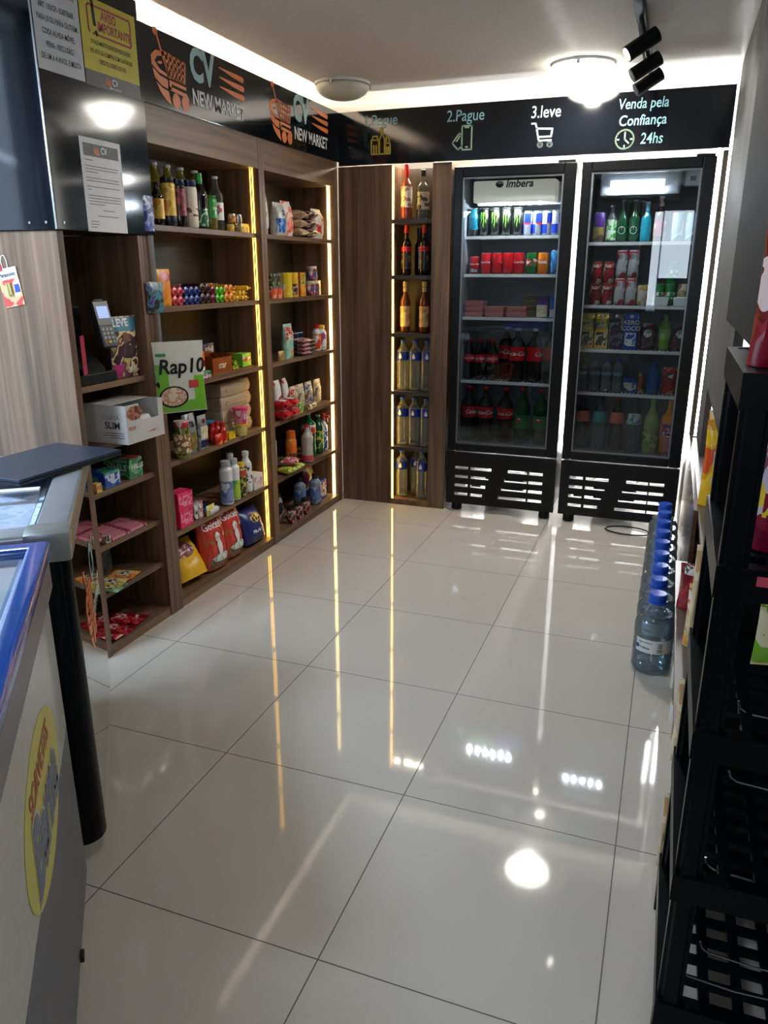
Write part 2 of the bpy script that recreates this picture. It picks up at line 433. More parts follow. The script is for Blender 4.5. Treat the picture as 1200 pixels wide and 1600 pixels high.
struct('wall_left', B((XL-0.1, XL, 0.97, YB, 0, ZC), (XL-0.1, XL, 0.36, 0.97, 0, 0.35), (XL-0.1, XL, 0.36, 0.97, 2.36, ZC), (XL-0.1, XL, 0.36, 0.43, 0.35, 2.36)), M_white)
M_wallg = plain('taupe_wall', (120, 112, 104), 0.7)
struct('wall_front', B((1.32, XR, YF-0.1, YF, 0, ZC), (0.62, 0.84, YF-0.1, YF, 0, ZC), (0.84, 1.32, YF-0.1, YF, 2.17, ZC), (0.84, 1.32, YF-0.1, YF, 0, 0.95), (0.955, 1.32, YF-0.1, YF, 0.95, 1.35)), M_wallg)
struct('wall_window', prism([(-0.90, -0.115), (0.72, -2.2), (0.72, -2.6), (0.62, -2.6), (0.62, -2.2), (-0.966, -0.158)], 0, ZC), M_wallg)
# shop front: aluminium frame with three panes
def frame_strip(x0, x1, z0, z1, y0=-0.03, y1=0.03): return (x0, x1, y0, y1, z0, z1)
L_ = math.hypot(WINB[0]-WINA[0], WINB[1]-WINA[1])
win = bpy.data.objects.new('window_1', None); COL.objects.link(win); win['kind'] = 'structure'
win.location = (WINA[0], WINA[1], 0); win.rotation_euler = (0, 0, math.atan2(WINB[1]-WINA[1], WINB[0]-WINA[0]))
fr = [frame_strip(0, L_, 0, 0.35), frame_strip(0, L_, 2.36, ZC)]
for k in range(3): fr.append(frame_strip(L_*k/2-(0.03 if k else 0), L_*k/2+(0.03 if k < 2 else 0), 0.35, 2.36))
finish('window_frame', B(*fr), M_blackm, win)
for k in range(2): finish('window_pane', B((L_*k/2+0.03, L_*(k+1)/2-0.03, -0.004, 0.004, 0.35, 2.36)), M_glassw, win)
w3 = bpy.data.objects.new('window_3', None); COL.objects.link(w3); w3['kind'] = 'structure'; w3.location = (XL-0.05, 0.70, 0)
finish('window_frame', B((-0.03, 0.03, -0.27, -0.24, 0.35, 2.36), (-0.03, 0.03, 0.24, 0.27, 0.35, 2.36), (-0.03, 0.03, -0.24, 0.24, 2.33, 2.36), (-0.03, 0.03, -0.24, 0.24, 0.35, 0.38)), M_blackm, w3)
finish('window_pane', B((-0.004, 0.004, -0.24, 0.24, 0.38, 2.33)), M_glassw, w3)
d2 = bpy.data.objects.new('window_2', None); COL.objects.link(d2); d2['kind'] = 'structure'; d2.location = (1.08, YF-0.05, 0)
finish('window_frame', B((-0.24, -0.23, -0.03, 0.03, 0.95, 2.17), (0.22, 0.24, -0.03, 0.03, 1.35, 2.17), (-0.23, 0.22, -0.03, 0.03, 2.15, 2.17), (-0.23, -0.13, -0.03, 0.03, 0.95, 0.97), (-0.13, 0.22, -0.03, 0.03, 1.35, 1.37)), M_blackm, d2)
finish('window_pane', B((-0.23, -0.13, -0.004, 0.004, 0.97, 2.15), (-0.13, 0.22, -0.004, 0.004, 1.37, 2.15)), M_glassw, d2)

# ================================================================== LAMPS
def dome(name, label, loc, lit, power=1.0):
    t = thing(name, label, 'ceiling lamp', loc, 0, 'domed ceiling lamps')
    pr = [(0.004, -0.085)]+[(0.145*math.sin(PI/2*i/8), -0.02-0.065*math.cos(PI/2*i/8)) for i in range(1, 9)]+[(0.13, -0.012)]
    finish('lamp_shade', lathe(pr, 32), emit('lit_opal_glass%d' % int(power*100), (255, 250, 238), LAMP_DOME*power) if lit else plain('unlit_opal_glass', (206, 206, 190), 0.3), t, True)
    if lit: finish('bulb_glow', lathe([(0.004, -0.0868), (0.025, -0.0862), (0.036, -0.0850)], 24), emit('bulb_core%d' % int(power*100), (255, 250, 238), LAMP_CORE*power), t, True)
    finish('lamp_base', lathe([(0.135, -0.014), (0.15, -0.012), (0.15, 0)], 32), M_wplast, t, True)
    for k in range(3):
        bm = bmesh.new(); a = 2*PI*k/3+0.5; c, s = math.cos(a), math.sin(a)
        vs = box(bm, 0.128, 0.152, -0.008, 0.008, -0.03, -0.006)
        for v in vs: v.co = Vector((v.co.x*c-v.co.y*s, v.co.x*s+v.co.y*c, v.co.z))
        finish('lamp_clip', bm, M_chrome, t)
    return t
dome('ceiling_lamp', 'lit white glass dome lamp on the ceiling right of centre, above the back sign', (0.655, 3.09, ZC), True)
dome('ceiling_lamp', 'unlit cream dome lamp on the ceiling in the far left corner', (-0.605, 3.06, ZC), False)
dome('ceiling_lamp', 'lit white dome lamp near the entrance, seen only mirrored in the right fridge door', (0.74, 0.07, ZC), True, 0.18)
tr = thing('track_light', 'black ceiling track rail carrying three small adjustable spotlights', 'track light', (0.96, 2.6, ZC))
HY = (2.31, 2.68, 2.98)
finish('rail', B((-0.018, 0.018, -1.1, 0.46, -0.035, 0), bevel=0.003), M_blackm, tr)
for k, (yy, aim) in enumerate(((HY[0]-2.6, 0.9), (HY[1]-2.6, 1.0), (HY[2]-2.6, 1.0))):
    d = Vector((-0.70, -0.22, -0.46)).normalized(); o_ = Vector((0.03, yy, -0.115))
    h = finish('spot_head', tube(bmesh.new(), [o_-d*0.045, o_+d*0.085], 0.030, 20), M_blackm, tr, True)
    finish('spot_stem', tube(bmesh.new(), [(0.0, yy, -0.03), (0.022, yy, -0.10)], 0.008, 10), M_blackm, h)
    e_ = o_+d*0.0853
    finish('spot_lens', tube(bmesh.new(), [e_, e_+d*0.001], 0.024, 20), emit('spot_lens_lit', (255, 246, 226), 14) if k == 0 else M_bink, h)
    if k == 0:
        l = bpy.data.lights.new('spot_bulb', 'SPOT'); l.energy = SPOT_W; l.spot_size = 1.0; l.spot_blend = 0.6; l.shadow_soft_size = 0.03; l.color = (1, 0.93, 0.8)
        lo = bpy.data.objects.new('spot_bulb', l); COL.objects.link(lo); lo.parent = tr; lo.location = e_+d*0.01
        lo.rotation_euler = d.to_track_quat('-Z', 'Y').to_euler()

def led(name, label, bx, m, group='led strips behind the signs'):
    o = finish(name, B(bx), m); tag(o, label, 'led strip', group); return o
M_cove = emit('cove_led', (255, 238, 212), COVE); M_warm = emit('warm_led', (255, 196, 70), LED_WARM*0.7)
M_warmw = emit('warm_white_led', (255, 226, 150), LED_WARM*1.25); M_backled = emit('white_tube', (250, 252, 255), BACK_LED)
led('led_strip', 'white led strip hidden on top of the left shelving behind its black sign', (-0.86, -0.83, 1.5, 3.30, 2.086, 2.096), M_cove)
led('led_strip', 'white led strip hidden behind the black sign over the fridges', (-0.70, 1.05, 3.50, 3.53, 2.086, 2.096), emit('cove_led_dim', (255, 238, 212), COVE*0.3))
led('tube_light', 'bright tube light on the white wall behind the upper part of the fridges', (-0.04, 1.34, YB-0.03, YB-0.005, 1.99, 2.015), M_backled, 'tube lights behind the fridges')
led('tube_light', 'bright tube light on the white wall behind the fridge grilles', (-0.04, 1.34, YB-0.03, YB-0.005, 0.30, 0.325), M_backled, 'tube lights behind the fridges')
led('tube_light', 'upright tube light glowing through the gap between the two fridges', (0.625, 0.65, YB-0.03, YB-0.005, 0.40, 1.97), M_backled, 'tube lights behind the fridges')
led('tube_light', 'upright tube light glowing through the gap right of the right fridge', (1.33, 1.42, YB-0.03, YB-0.005, 0.30, 2.2), M_backled, 'tube lights behind the fridges')

# ================================================================== SIGNS
def cart_logo(root, M, s=1.0, cm=M_orange, name='cart_logo'):
    """orange shopping cart with swoosh, about 0.24 wide and 0.26 tall; origin at its lower left"""
    P = []
    q = lambda *pts: [(x*s, y*s) for x, y in pts]
    P.append(q((0.043, 0.238), (0.105, 0.104), (0.114, 0.106), (0.052, 0.242)))           # handle post
    P.append([(x*s, y*s) for x, y in ell(0.041, 0.246, 0.016, 0.014, 16)])
    top = [(0.082, 0.180), (0.228, 0.166)]; bot = [(0.112, 0.100), (0.216, 0.097)]
    for k in range(4):
        t = k/3; a = (top[0][0]+(bot[0][0]-top[0][0])*t, top[0][1]+(bot[0][1]-top[0][1])*t); b = (top[1][0]+(bot[1][0]-top[1][0])*t, top[1][1]+(bot[1][1]-top[1][1])*t)
        P.append(q(a, b, (b[0], b[1]+0.011), (a[0], a[1]+0.011)))
    for k in range(6):
        t = k/5; a = (top[0][0]+(top[1][0]-top[0][0])*t, top[0][1]+(top[1][1]-top[0][1])*t+0.011); b = (bot[0][0]+(bot[1][0]-bot[0][0])*t, bot[0][1]+(bot[1][1]-bot[0][1])*t)
        P.append(q((b[0]-0.0055, b[1]), (b[0]+0.0055, b[1]), (a[0]+0.0055, a[1]), (a[0]-0.0055, a[1])))
    P.append(q((0.122, 0.082), (0.226, 0.076), (0.226, 0.088), (0.122, 0.094))); P.append(q((0.112, 0.060), (0.124, 0.060), (0.124, 0.094), (0.112, 0.094)))
    P.append(q((0.112, 0.058), (0.222, 0.050), (0.236, 0.038), (0.244, 0.044), (0.228, 0.064), (0.112, 0.072)))
    for cx in (0.152, 0.214):
        P.append([(x*s, y*s) for x, y in ell(cx, 0.027, 0.026, 0.027, 22)])
    P.append(q((.088, .186), (.035, .182), (.004, .160), (.004, .128), (.045, .108), (.10, .102), (.098, .112), (.052, .122), (.024, .144), (.045, .164), (.088, .172)))
    P.append(q((.070, .150), (.052, .148), (.040, .140), (.055, .138), (.072, .142)))
    P.append(q((.008, .118), (.020, .085), (.06, .066), (.100, .060), (.102, .092), (.052, .098)))
    P.append(q((.026, .072), (.048, .043), (.082, .020), (.116, .004), (.102, .052), (.064, .057)))
    return poly(P, cm, root, M, name)
def cv_logo(root, M, s=1.0):
    cart_logo(root, M, s)
    X = lambda x, y: M @ Matrix.Translation((x*s, y*s, 0))
    text('CV', 0.165*s, M_teal, root, X(0.355, 0.182), 0.045, name='lettering', sx=0.84)
    text('NEW MARKET', 0.082*s, M_lgrey, root, X(0.478, 0.062), 0.022, name='lettering', sx=0.80)
    poly([[(x*s, y*s) for x, y in ((0.485, yy+0.010), (0.49, yy+0.014), (0.69, yy+0.012), (0.70, yy+0.002), (0.69, yy-0.012), (0.60, yy-0.006))] for yy in (0.205, 0.168, 0.131)], M_orange, root, M, 'stripes')
sg = thing('shop_sign', 'long black gloss sign with two orange cart logos above the left shelving', 'sign', (-0.760, 1.50, 2.078))
finish('panel', B((-0.018, 0, 0, 1.855, 0, 0.268), bevel=0.001), M_black, sg)
LW = lambda y, z: frame((0.0006, y, z), (0, 1, 0), (0, 0, 1))
cv_logo(sg, LW(0.07, 0.012)); cv_logo(sg, LW(1.005, 0.012))
sb = thing('instruction_sign', 'long black gloss sign with white steps 1 to 3 above the fridges', 'sign', (0, 3.345, 2.056))
finish('panel', B((-0.758, 1.372, 0, 0.015, 0, 0.285), bevel=0.001), M_black, sb)
FB = lambda x, z: FRONT(x, -0.0004, z-2.056)
M_sky = plain('pale_blue_lettering', (140, 186, 198), 0.4); M_palegreen = plain('pale_green_line', (150, 176, 150), 0.4); M_gold = plain('gold_line', (196, 170, 60), 0.4)
text('1.Pegue', 0.078, M_sky, sb, FB(-0.494, 2.285), 0.004, 0.06, sx=0.86); text('2.Pague', 0.082, M_sky, sb, FB(0.006, 2.280), 0.004, 0.06, sx=0.86)
text('3.leve', 0.084, plain('white_lettering', (196, 208, 210), 0.4), sb, FB(0.446, 2.272), 0.004, 0.06, sx=0.82)
text('Venda pela', 0.070, M_sky, sb, FB(0.940, 2.282), 0.008, 0.1, sx=0.80); text('Confiança', 0.070, M_sky, sb, FB(0.942, 2.204), 0.012, 0.1, sx=0.84); text('24hs', 0.074, M_sky, sb, FB(0.995, 2.116), 0.008, 0.1, sx=0.80)
# bottles-and-bag line drawing
strokes([[(-.055, -.055), (-.055, .02), (-.01, .02), (-.01, -.055), (-.055, -.055)], [(-.05, .02), (-.045, .04), (-.02, .04), (-.015, .02)], [(-.04, -.055), (-.04, -.01)], [(-.025, -.055), (-.025, -.01)],
         [(-.005, -.055), (-.005, .02), (.006, .045), (.006, .08), (.016, .08), (.016, .045), (.026, .02), (.026, -.055), (-.005, -.055)],
         [(.03, -.055), (.03, -.0), (.06, -.0), (.06, -.055), (.03, -.055)], [(.036, 0), (.036, .03), (.054, .03), (.054, 0)], [(.04, -.05), (.04, -.02)], [(.05, -.05), (.05, -.02)]], 0.0075, M_gold, sb, FB(-0.494, 2.165))
# card and phone line drawing
strokes([[(.0, -.055), (.0, .065), (.055, .065), (.055, -.055), (.0, -.055)], [(.018, .057), (.037, .057)], [(-.055, -.02), (-.015, .03), (.0, .018)], [(-.055, -.02), (-.02, -.055), (.0, -.035)], [(-.03, -.01), (-.012, .014)], [(.024, -.042), (.031, -.042)]], 0.008, M_palegreen, sb, FB(-0.01, 2.165))
# trolley line drawing
strokes([[(-.06, .055), (-.04, .055), (-.02, -.03), (.045, -.03)], [(-.035, .03), (.05, .025), (.045, -.012), (-.025, -.012)]]+[[(a[0], a[1]), (b[0], b[1])] for c in (-.012, .04) for a, b in zip(ell(c, -.05, .011, .011, 10), ell(c, -.05, .011, .011, 10)[1:]+ell(c, -.05, .011, .011, 10)[:1])], 0.0085, plain('white_lettering', (196, 208, 210), 0.4), sb, FB(0.436, 2.165))
# clock line drawing
e_ = ell(0, 0, .045, .045, 24)
strokes([list(p) for p in zip(e_, e_[1:]+e_[:1])]+[[(0, .032), (0, 0), (.02, -.018)], [(-.036, 0), (-.03, 0)], [(.03, 0), (.036, 0)], [(0, -.036), (0, -.03)]], 0.0075, M_palegreen, sb, FB(0.862, 2.119))
# header box over the nearest left bay
hb = thing('header_box', 'tall black acrylic header cabinet above the payment nook at left', 'cabinet', (-0.752, 0.970, 1.602))
finish('front_panel', B((-0.006, 0, 0, 0.528, 0, 0.80), bevel=0.001), M_black, hb)
finish('side_panel', B((-0.54, -0.0005, -0.006, 0, 0, 0.80), bevel=0.001), M_black, hb)
finish('bottom_panel', B((-0.53, -0.006, 0, 0.464, 0, 0.012)), M_black, hb)
finish('corner_trim', B((-0.004, 0.001, -0.008, -0.004, 0, 0.80)), M_chrome, hb)
for x, y in ((-0.11, -0.0065), (-0.04, -0.0065)):
    finish('screw', tube(bmesh.new(), [(x, y, 0.022), (x, y-0.002, 0.022)], 0.0045, 10), M_chrome, hb)
for y in (0.03, 0.515):
    finish('screw', tube(bmesh.new(), [(0, y, 0.022), (0.002, y, 0.022)], 0.0045, 10), M_chrome, hb)
# notices on the header
HX = -0.7515
def notice(name, label, y0, y1, z0, z1, m, cat='notice'):
    t = thing(name, label, cat, (HX, y0, z0)); finish('sheet', B((0, 0.001, 0, y1-y0, 0, z1-z0)), m, t)
    return t, (lambda y, z: frame((0.0012, y-y0, z-z0), (0, 1, 0), (0, 0, 1)))
t, F = notice('legal_notice', 'white legal notice with red heading on the black header cabinet', 0.970, 1.180, 2.078, 2.40, plain('notice_paper', (206, 204, 206), 0.5))
M_rednot = plain('faded_red_ink', (186, 70, 90), 0.5); M_gri = plain('grey_ink', (60, 60, 66), 0.5)
text('DECRETO LEI N° 2.848', 0.026, M_rednot, t, F(1.076, 2.345), 0.02, sx=0.62); text('DE 07 DE DEZEMBRO DE 1940', 0.024, M_rednot, t, F(1.076, 2.312), 0.02, sx=0.54)
for k, s in enumerate(('ART. 155/CP - SUBTRAIR,', 'PARA SI OU PARA OUTREM,', 'COISA ALHEIA MÓVEL.', 'PENA - RECLUSÃO,', 'DE UM A 4 ANOS, E MULTA')):
    text(s, 0.0235, M_gri, t, F(1.076, 2.262-0.036*k), 0.012, sx=0.62)
t, F = notice('warning_notice', 'yellow notice with red framed heading on the black header cabinet', 1.186, 1.478, 2.123, 2.345, plain('notice_yellow', (214, 200, 70), 0.5))
finish('footer', B((0, 0.0008, 0, 0.292, -0.048, 0)), plain('notice_grey', (74, 72, 76), 0.4), t)
text('AVISO', 0.040, M_rednot, t, F(1.330, 2.300), 0.03, align='CENTER', sx=0.72); text('IMPORTANTE', 0.040, M_rednot, t, F(1.358, 2.264), 0.03, sx=0.72)
strokes([[(0.03, 0.0), (0.225, 0.0), (0.232, 0.01), (0.232, 0.078), (0.225, 0.085), (0.015, 0.085), (0.008, 0.078), (0.008, 0.01), (0.012, 0.003)]], 0.006, M_rednot, t, F(1.215, 2.238))
strokes([[(0.035, 0.095), (0.04, 0.03)], [(0.045, 0.005), (0.047, 0.002)]], 0.013, M_bink, t, F(1.215, 2.238))
for k, s in enumerate(('O PAGAMENTO DEVE SER REALIZADO', 'NO ATO DA COMPRA COM CARTÃO DE', 'CRÉDITO, DÉBITO OU PIX')):
    text(s, 0.0195, M_gri, t, F(1.332, 2.212-0.028*k), 0.012, sx=0.62)
text('CV', 0.030, M_lgrey, t, F(1.335, 2.102), 0.02, sx=0.8); cart_logo(t, F(1.285, 2.088), 0.12)
text('NEW MARKET', 0.010, M_lgrey, t, F(1.335, 2.083), 0.01)
t, F = notice('letter_sheet', 'white typed letter taped low on the black header cabinet', 1.116, 1.328, 1.602, 1.906, plain('letter_paper', (226, 222, 224), 0.5))
poly([rect(-0.09, 0.09, -0.02, 0.02)], plain('letterhead_grey', (92, 92, 92), 0.5), t, F(1.222, 1.868), 'letterhead')
text('CV', 0.03, M_lgrey, t, F(1.235, 1.869) @ Matrix.Translation((0, 0, 0.001)), 0.02, sx=0.8); cart_logo(t, F(1.182, 1.853) @ Matrix.Translation((0, 0, 0.0008)), 0.12)
ls = []
for k, (a, b) in enumerate(((0, .04), None or (0, 0), (0, .17), (0, .165), (0, .06), (0, 0), (0, .17), (0, .17), (0, 0), (0, .17), (0, .02), (0, 0), (0, .17), (0, .17), (0, .17), (0, .08), (0, 0), (.07, .13), (0, 0), (.04, .15), (0, 0), (0, .04), (0, .04), (0, .03))):
    if b > a: ls.append([(a, -0.0095*k), (b, -0.0095*k)])
strokes(ls, 0.0024, plain('typed_grey', (120, 118, 122), 0.6), t, F(1.134, 1.835), 'typed_lines', 0.0004)

# ================================================================== SHELVING
SA = [1.646, 1.325, 0.994, 0.669, 0.346]      # shelf tops of the two lit bays
def bay(name, label, y0, y1, tl, tr_, z_shelves, z_base, depth, warm, zt=1.94, led_on=True, lip=0.028, th=0.022, ztop=2.078, left_depth=None):
    t = thing(name, label, 'shelving unit', (-0.768, y0, 0), 0, 'walnut shelving along the left wall')
    W = y1-y0; D = depth
    ld = left_depth or D
    finish('side_panel', B((-ld, 0, 0, tl, 0, ztop), bevel=0.001), M_wood, t); finish('side_panel', B((-D, 0, W-tr_, W, 0, ztop), bevel=0.001), M_wood, t)
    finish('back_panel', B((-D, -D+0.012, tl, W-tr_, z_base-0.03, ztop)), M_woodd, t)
    if zt < ztop: finish('top_rail', B((-0.022, -0.001, tl, W-tr_, zt, ztop), (-D+0.012, -0.022, tl, W-tr_, zt, zt+0.02)), M_woodh, t)
    finish('base_board', B((-D+0.012, -0.004, tl, W-tr_, 0.0, z_base)), M_woodh, t)
    for z in z_shelves: finish('shelf_board', B((-D+0.012, -lip, tl, W-tr_, z-th, z), bevel=0.0008), M_woodh, t)
    if led_on:
        zs = [z_base]+sorted(z_shelves)+[zt+th]
        for a, b in zip(zs, zs[1:]):
            finish('led_strip', B((-lip-0.0085, -lip-0.005, W-tr_-0.004, W-tr_, a, b-th)), warm, t); finish('led_strip', B((-lip-0.0200, -lip-0.0165, W-tr_-0.004, W-tr_, a, b-th)), warm, t)
            finish('led_channel', B((-lip-0.0160, -lip-0.0090, W-tr_-0.003, W-tr_, a, b-th)), plain('brass_channel', (150, 120, 50), 0.3, 0.8), t)
    return t
bay('shelf_unit', 'walnut wood shelving bay at left with payment nook and dark lower shelves', 0.978, 1.438, 0.030, 0.033, [1.066, 0.835, 0.662, 0.450, 0.256], 0.045, 0.40, M_warm, zt=1.60, led_on=False, lip=0.02, ztop=1.60, left_depth=0.53)
bay('shelf_unit', 'walnut wood shelving bay under the first cart logo, oils on top, pet food at bottom', 1.440, 2.415, 0.055, 0.030, SA, 0.045, 0.30, M_warm)
bay('shelf_unit', 'walnut wood shelving bay in the far left corner under the second cart logo', 2.416, 3.345, 0.026, 0.045, SA, 0.045, 0.30, M_warmw)
nc = thing('niche_cabinet', 'tall walnut panel with a narrow lit bottle niche beside the left fridge', 'cabinet', (-0.768, 3.36, 0))
ZN = [1.757, 1.440, 1.099, 0.741, 0.384]; zb_ = 0.036
finish('side_panel', B((0, 0.340, 0, 0.24, 0, 2.052), bevel=0.001), M_wood, nc); finish('side_panel', B((0.588, 0.700, 0, 0.24, 0, 2.052), bevel=0.001), M_wood, nc)
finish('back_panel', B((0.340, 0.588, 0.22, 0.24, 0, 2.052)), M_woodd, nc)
finish('bottom_rail', B((0.340, 0.588, 0, 0.22, 0, zb_)), M_woodh, nc)
for z in ZN: finish('shelf_board', B((0.340, 0.588, 0.012, 0.22, z-0.024, z)), plain('dark_grey_shelf', (72, 66, 62), 0.45), nc)
zs = [zb_]+sorted(ZN)+[2.07]
for a, b in zip(zs, zs[1:]): finish('led_strip', B((0.340, 0.345, 0.016, 0.024, a, b-0.024)), emit('niche_led', (255, 200, 90), LED_WARM*1.8), nc)
# upright end panel right of the fridges
ep = finish('end_panel', B((1.348, 1.374, 3.37, 3.9, 0, 2.05), bevel=0.001), plain('brown_laminate', (78, 68, 54), 0.35)); tag(ep, 'narrow brown upright panel at the right side of the right fridge', 'panel')

# ---- right side: low shelf unit, upper panel and black header
M_wgrey = wood('grey_oak_laminate', (40, 39, 38), (84, 82, 78), 'Z', 0.8, 0.6)
rc = thing('shelf_unit', 'dark shelving unit with snack bags along the right wall behind the black plastic rack', 'shelving unit', (1.335, 0.505, 0))
finish('side_panel', B((-0.010, 0.44, 0, 0.022, 0, 0.90), (0.012, 0.44, 0, 0.022, 0.90, 1.32)), M_blackm, rc)
finish('edge_strip', B((-0.012, -0.010, 0, 0.022, 0, 0.90)), M_wood, rc)
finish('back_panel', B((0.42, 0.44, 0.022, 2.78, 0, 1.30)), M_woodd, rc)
finish('base_board', B((0.006, 0.42, 0.022, 2.78, 0, 0.05)), M_woodh, rc)
M_shelfg = plain('grey_shelf_edge', (92, 82, 72), 0.35)
finish('shelf_board', B((-0.022, 0.42, 0.022, 1.55, 0.285, 0.305)), M_shelfg, rc)
finish('shelf_board', B((0.028, 0.42, 0.022, 2.70, 0.580, 0.605)), M_shelfg, rc)
finish('front_panel', B((0.012, 0.027, 1.30, 2.78, 0.05, 0.604)), wood('walnut_front_gloss', (70, 50, 38), (98, 74, 56), 'Y', 1.0, 0.12), rc)
finish('side_panel', B((0.028, 0.42, 2.75, 2.78, 0.05, 0.604)), M_woodd, rc)
rp = finish('wood_panel', B((1.382, 1.41, 1.47, 2.72, 0.94, ZC-0.015), (1.382, 1.41, 2.72, 3.30, 0.612, ZC-0.015)), M_wgrey); tag(rp, 'tall grey-brown wood panel on the right wall beside the right fridge', 'panel')
rh = finish('dark_board', B((1.352, 1.40, 0.50, 1.46, 1.325, ZC-0.002), bevel=0.001), plain('satin_black_board', (12, 15, 22), 0.7, Specular_IOR_Level=0.15)); tag(rh, 'smooth black panel at upper right above the black plastic rack', 'panel')

# ================================================================== FRIDGES
def fridge(name, label, x0, w_, kind):
    t = thing(name, label, 'fridge', (x0+w_/2, 3.36, 0), 0, 'glass door fridges on the back wall')
    h = w_/2; D = 0.64; H = 2.025
    finish('cabinet_body', B((-h+0.012, -h+0.03, 0.06, D, 0.40, H), (h-0.03, h-0.012, 0.06, D, 0.40, H), (-h+0.03, h-0.03, D-0.03, D, 0.40, H), (-h+0.03, h-0.03, 0.06, D-0.03, H-0.03, H), (-h+0.03, h-0.03, 0.06, D-0.03, 0.40, 0.425),
        (-h+0.012, -h+0.028, 0.03, D, 0.06, 0.40), (h-0.028, h-0.012, 0.03, D, 0.06, 0.40)), M_fridge, t)
    M_lin = plain('grey_liner', (150, 156, 162), 0.45)
    finish('liner', B((-h+0.03, -h+0.034, 0.06, D-0.03, 0.425, H-0.03), (h-0.034, h-0.03, 0.06, D-0.03, 0.425, H-0.03), (-h+0.034, h-0.034, D-0.036, D-0.03, 0.425, H-0.03), (-h+0.034, h-0.034, 0.06, D-0.036, H-0.034, H-0.03)), M_lin, t)
    finish('liner_floor', B((-h+0.034, h-0.034, 0.06, D-0.036, 0.425, 0.428)), plain('dark_liner_floor', (90, 94, 98), 0.4), t)
    d = finish('door', B((-h, -h+0.052, 0, 0.052, 0.392, H), (h-0.066, h, 0, 0.052, 0.392, H), (-h+0.052, h-0.066, 0, 0.052, H-0.055, H), (-h+0.052, h-0.066, 0, 0.052, 0.392, 0.442), bevel=0.006), M_fridge, t)
    finish('inner_trim', B((-h+0.052, -h+0.060, 0.006, 0.045, 0.442, H-0.055), (h-0.074, h-0.066, 0.006, 0.045, 0.442, H-0.055), (-h+0.060, h-0.074, 0.006, 0.045, H-0.063, H-0.055), (-h+0.060, h-0.074, 0.006, 0.045, 0.442, 0.450)), M_gasket, d)
    finish('glass_pane', B((-h+0.060, h-0.074, 0.010, 0.014, 0.450, H-0.063)), M_glass, d)
    finish('hinge', B((h-0.10, h-0.01, 0.005, 0.05, H, H+0.012)), M_blackm, d)
    # grille with eight slots
    bars = [(-h, h, 0.0, 0.03, 0.34, 0.386), (-h, h, 0.0, 0.03, 0.05, 0.094)]
    zs_ = [0.113, 0.170, 0.227, 0.284]
    prev = 0.094
    for k, z in enumerate(zs_):
        bars.append((-h, h, 0.0, 0.03, prev, z-0.009)); prev = z+0.009
        c = -0.03+0.022*k*0.8-0.02
        bars += [(-h, -h+0.055, 0, 0.03, z-0.009, z+0.009), (c-0.055, c+0.045, 0, 0.03, z-0.009, z+0.009), (h-0.075, h, 0, 0.03, z-0.009, z+0.009), (-0.20, -0.185, 0, 0.03, z-0.009, z+0.009), (0.17, 0.178, 0, 0.03, z-0.009, z+0.009)]
    bars.append((-h, h, 0.0, 0.03, prev, 0.34))
    finish('grille', B(*bars), M_blackm, t)
    for x in (-h+0.06, h-0.06):
        for y in (0.05, D-0.06): finish('foot', lathe([(0.03, 0.0), (0.034, 0.004), (0.034, 0.05), (0.028, 0.06)], 16, centre=(x, y)), M_blackm, t, True)
    finish('compressor', B((-0.16, 0.10, 0.30, 0.50, 0.06, 0.20), bevel=0.03), M_blackm, t)
    shelves = [1.662, 1.448, 1.199, 0.815] if kind == 1 else [1.621, 1.279, 1.030, 0.779]
    for z in shelves:
        bm = B((-h+0.040, h-0.040, 0.140, 0.150, z-0.016, z-0.001), (-h+0.040, h-0.040, D-0.06, D-0.05, z-0.010, z-0.001))
        for k in range(26):
            x = -h+0.045+(w_-0.09)*k/25; box(bm, x-0.0035, x+0.0035, 0.15, D-0.05, z-0.006, z-0.001)
        s_ = finish('shelf', bm, plain('white_wire', (205, 208, 210), 0.35), t)
        finish('price_rail', B((-h+0.040, h-0.040, 0.134, 0.140, z-0.018, z-0.002)), plain('white_rail', (222, 224, 224), 0.3), s_)
    if kind == 1:
        pr = []
        lb = finish('header_panel', B((-0.245, 0.225, 0.075, 0.20, 1.838, 1.955), bevel=0.012), emit('backlit_header', (214, 208, 190), 0.42), t)
        text('Imbera', 0.058, M_bink, lb, FRONT(0.02, 0.074, 1.934), 0.025, 0.22, sx=0.95)
        poly([ell(0, 0, 0.022, 0.018)], M_bink, lb, FRONT(-0.092, 0.0745, 1.934), 'emblem')
        poly([ell(0.004, 0.008, 0.018, 0.008)], plain('cream_header', (222, 218, 204), 0.4), lb, FRONT(-0.092, 0.0735, 1.934), 'emblem_gap')
        for k in range(6): finish('led_lamp', B((-0.155+0.056*k, -0.139+0.056*k, 0.11, 0.126, 1.826, 1.836)), emit('fridge_led', (236, 246, 255), FRIDGE_LED), t)
        finish('lamp_tray', B((-0.25, 0.25, 0.20, D-0.04, 1.83, 1.95), bevel=0.008), plain('grey_evaporator', (170, 174, 178), 0.4), t)
    else:
        ev = finish('evaporator_box', B((-0.245, 0.17, 0.12, D-0.04, 1.86, 1.985), bevel=0.012), plain('grey_evaporator', (170, 174, 178), 0.4), t)
        finish('lamp_cover', B((-0.19, 0.09, 0.100, 0.119, 1.895, 1.935), bevel=0.004), emit('fridge_cover', (236, 246, 255), 3.0), ev)
        for k in range(5): finish('led_lamp', B((-0.17+0.056*k, -0.154+0.056*k, 0.100, 0.112, 1.882, 1.894)), emit('fridge_led2', (236, 246, 255), FRIDGE_LED*0.6), ev)
        finish('fan_guard', lathe([(0.095, 1.850), (0.10, 1.854), (0.10, 1.861)], 28, centre=(-0.04, 0.26)), plain('fan_guard_grey', (120, 124, 128), 0.4), ev, True)
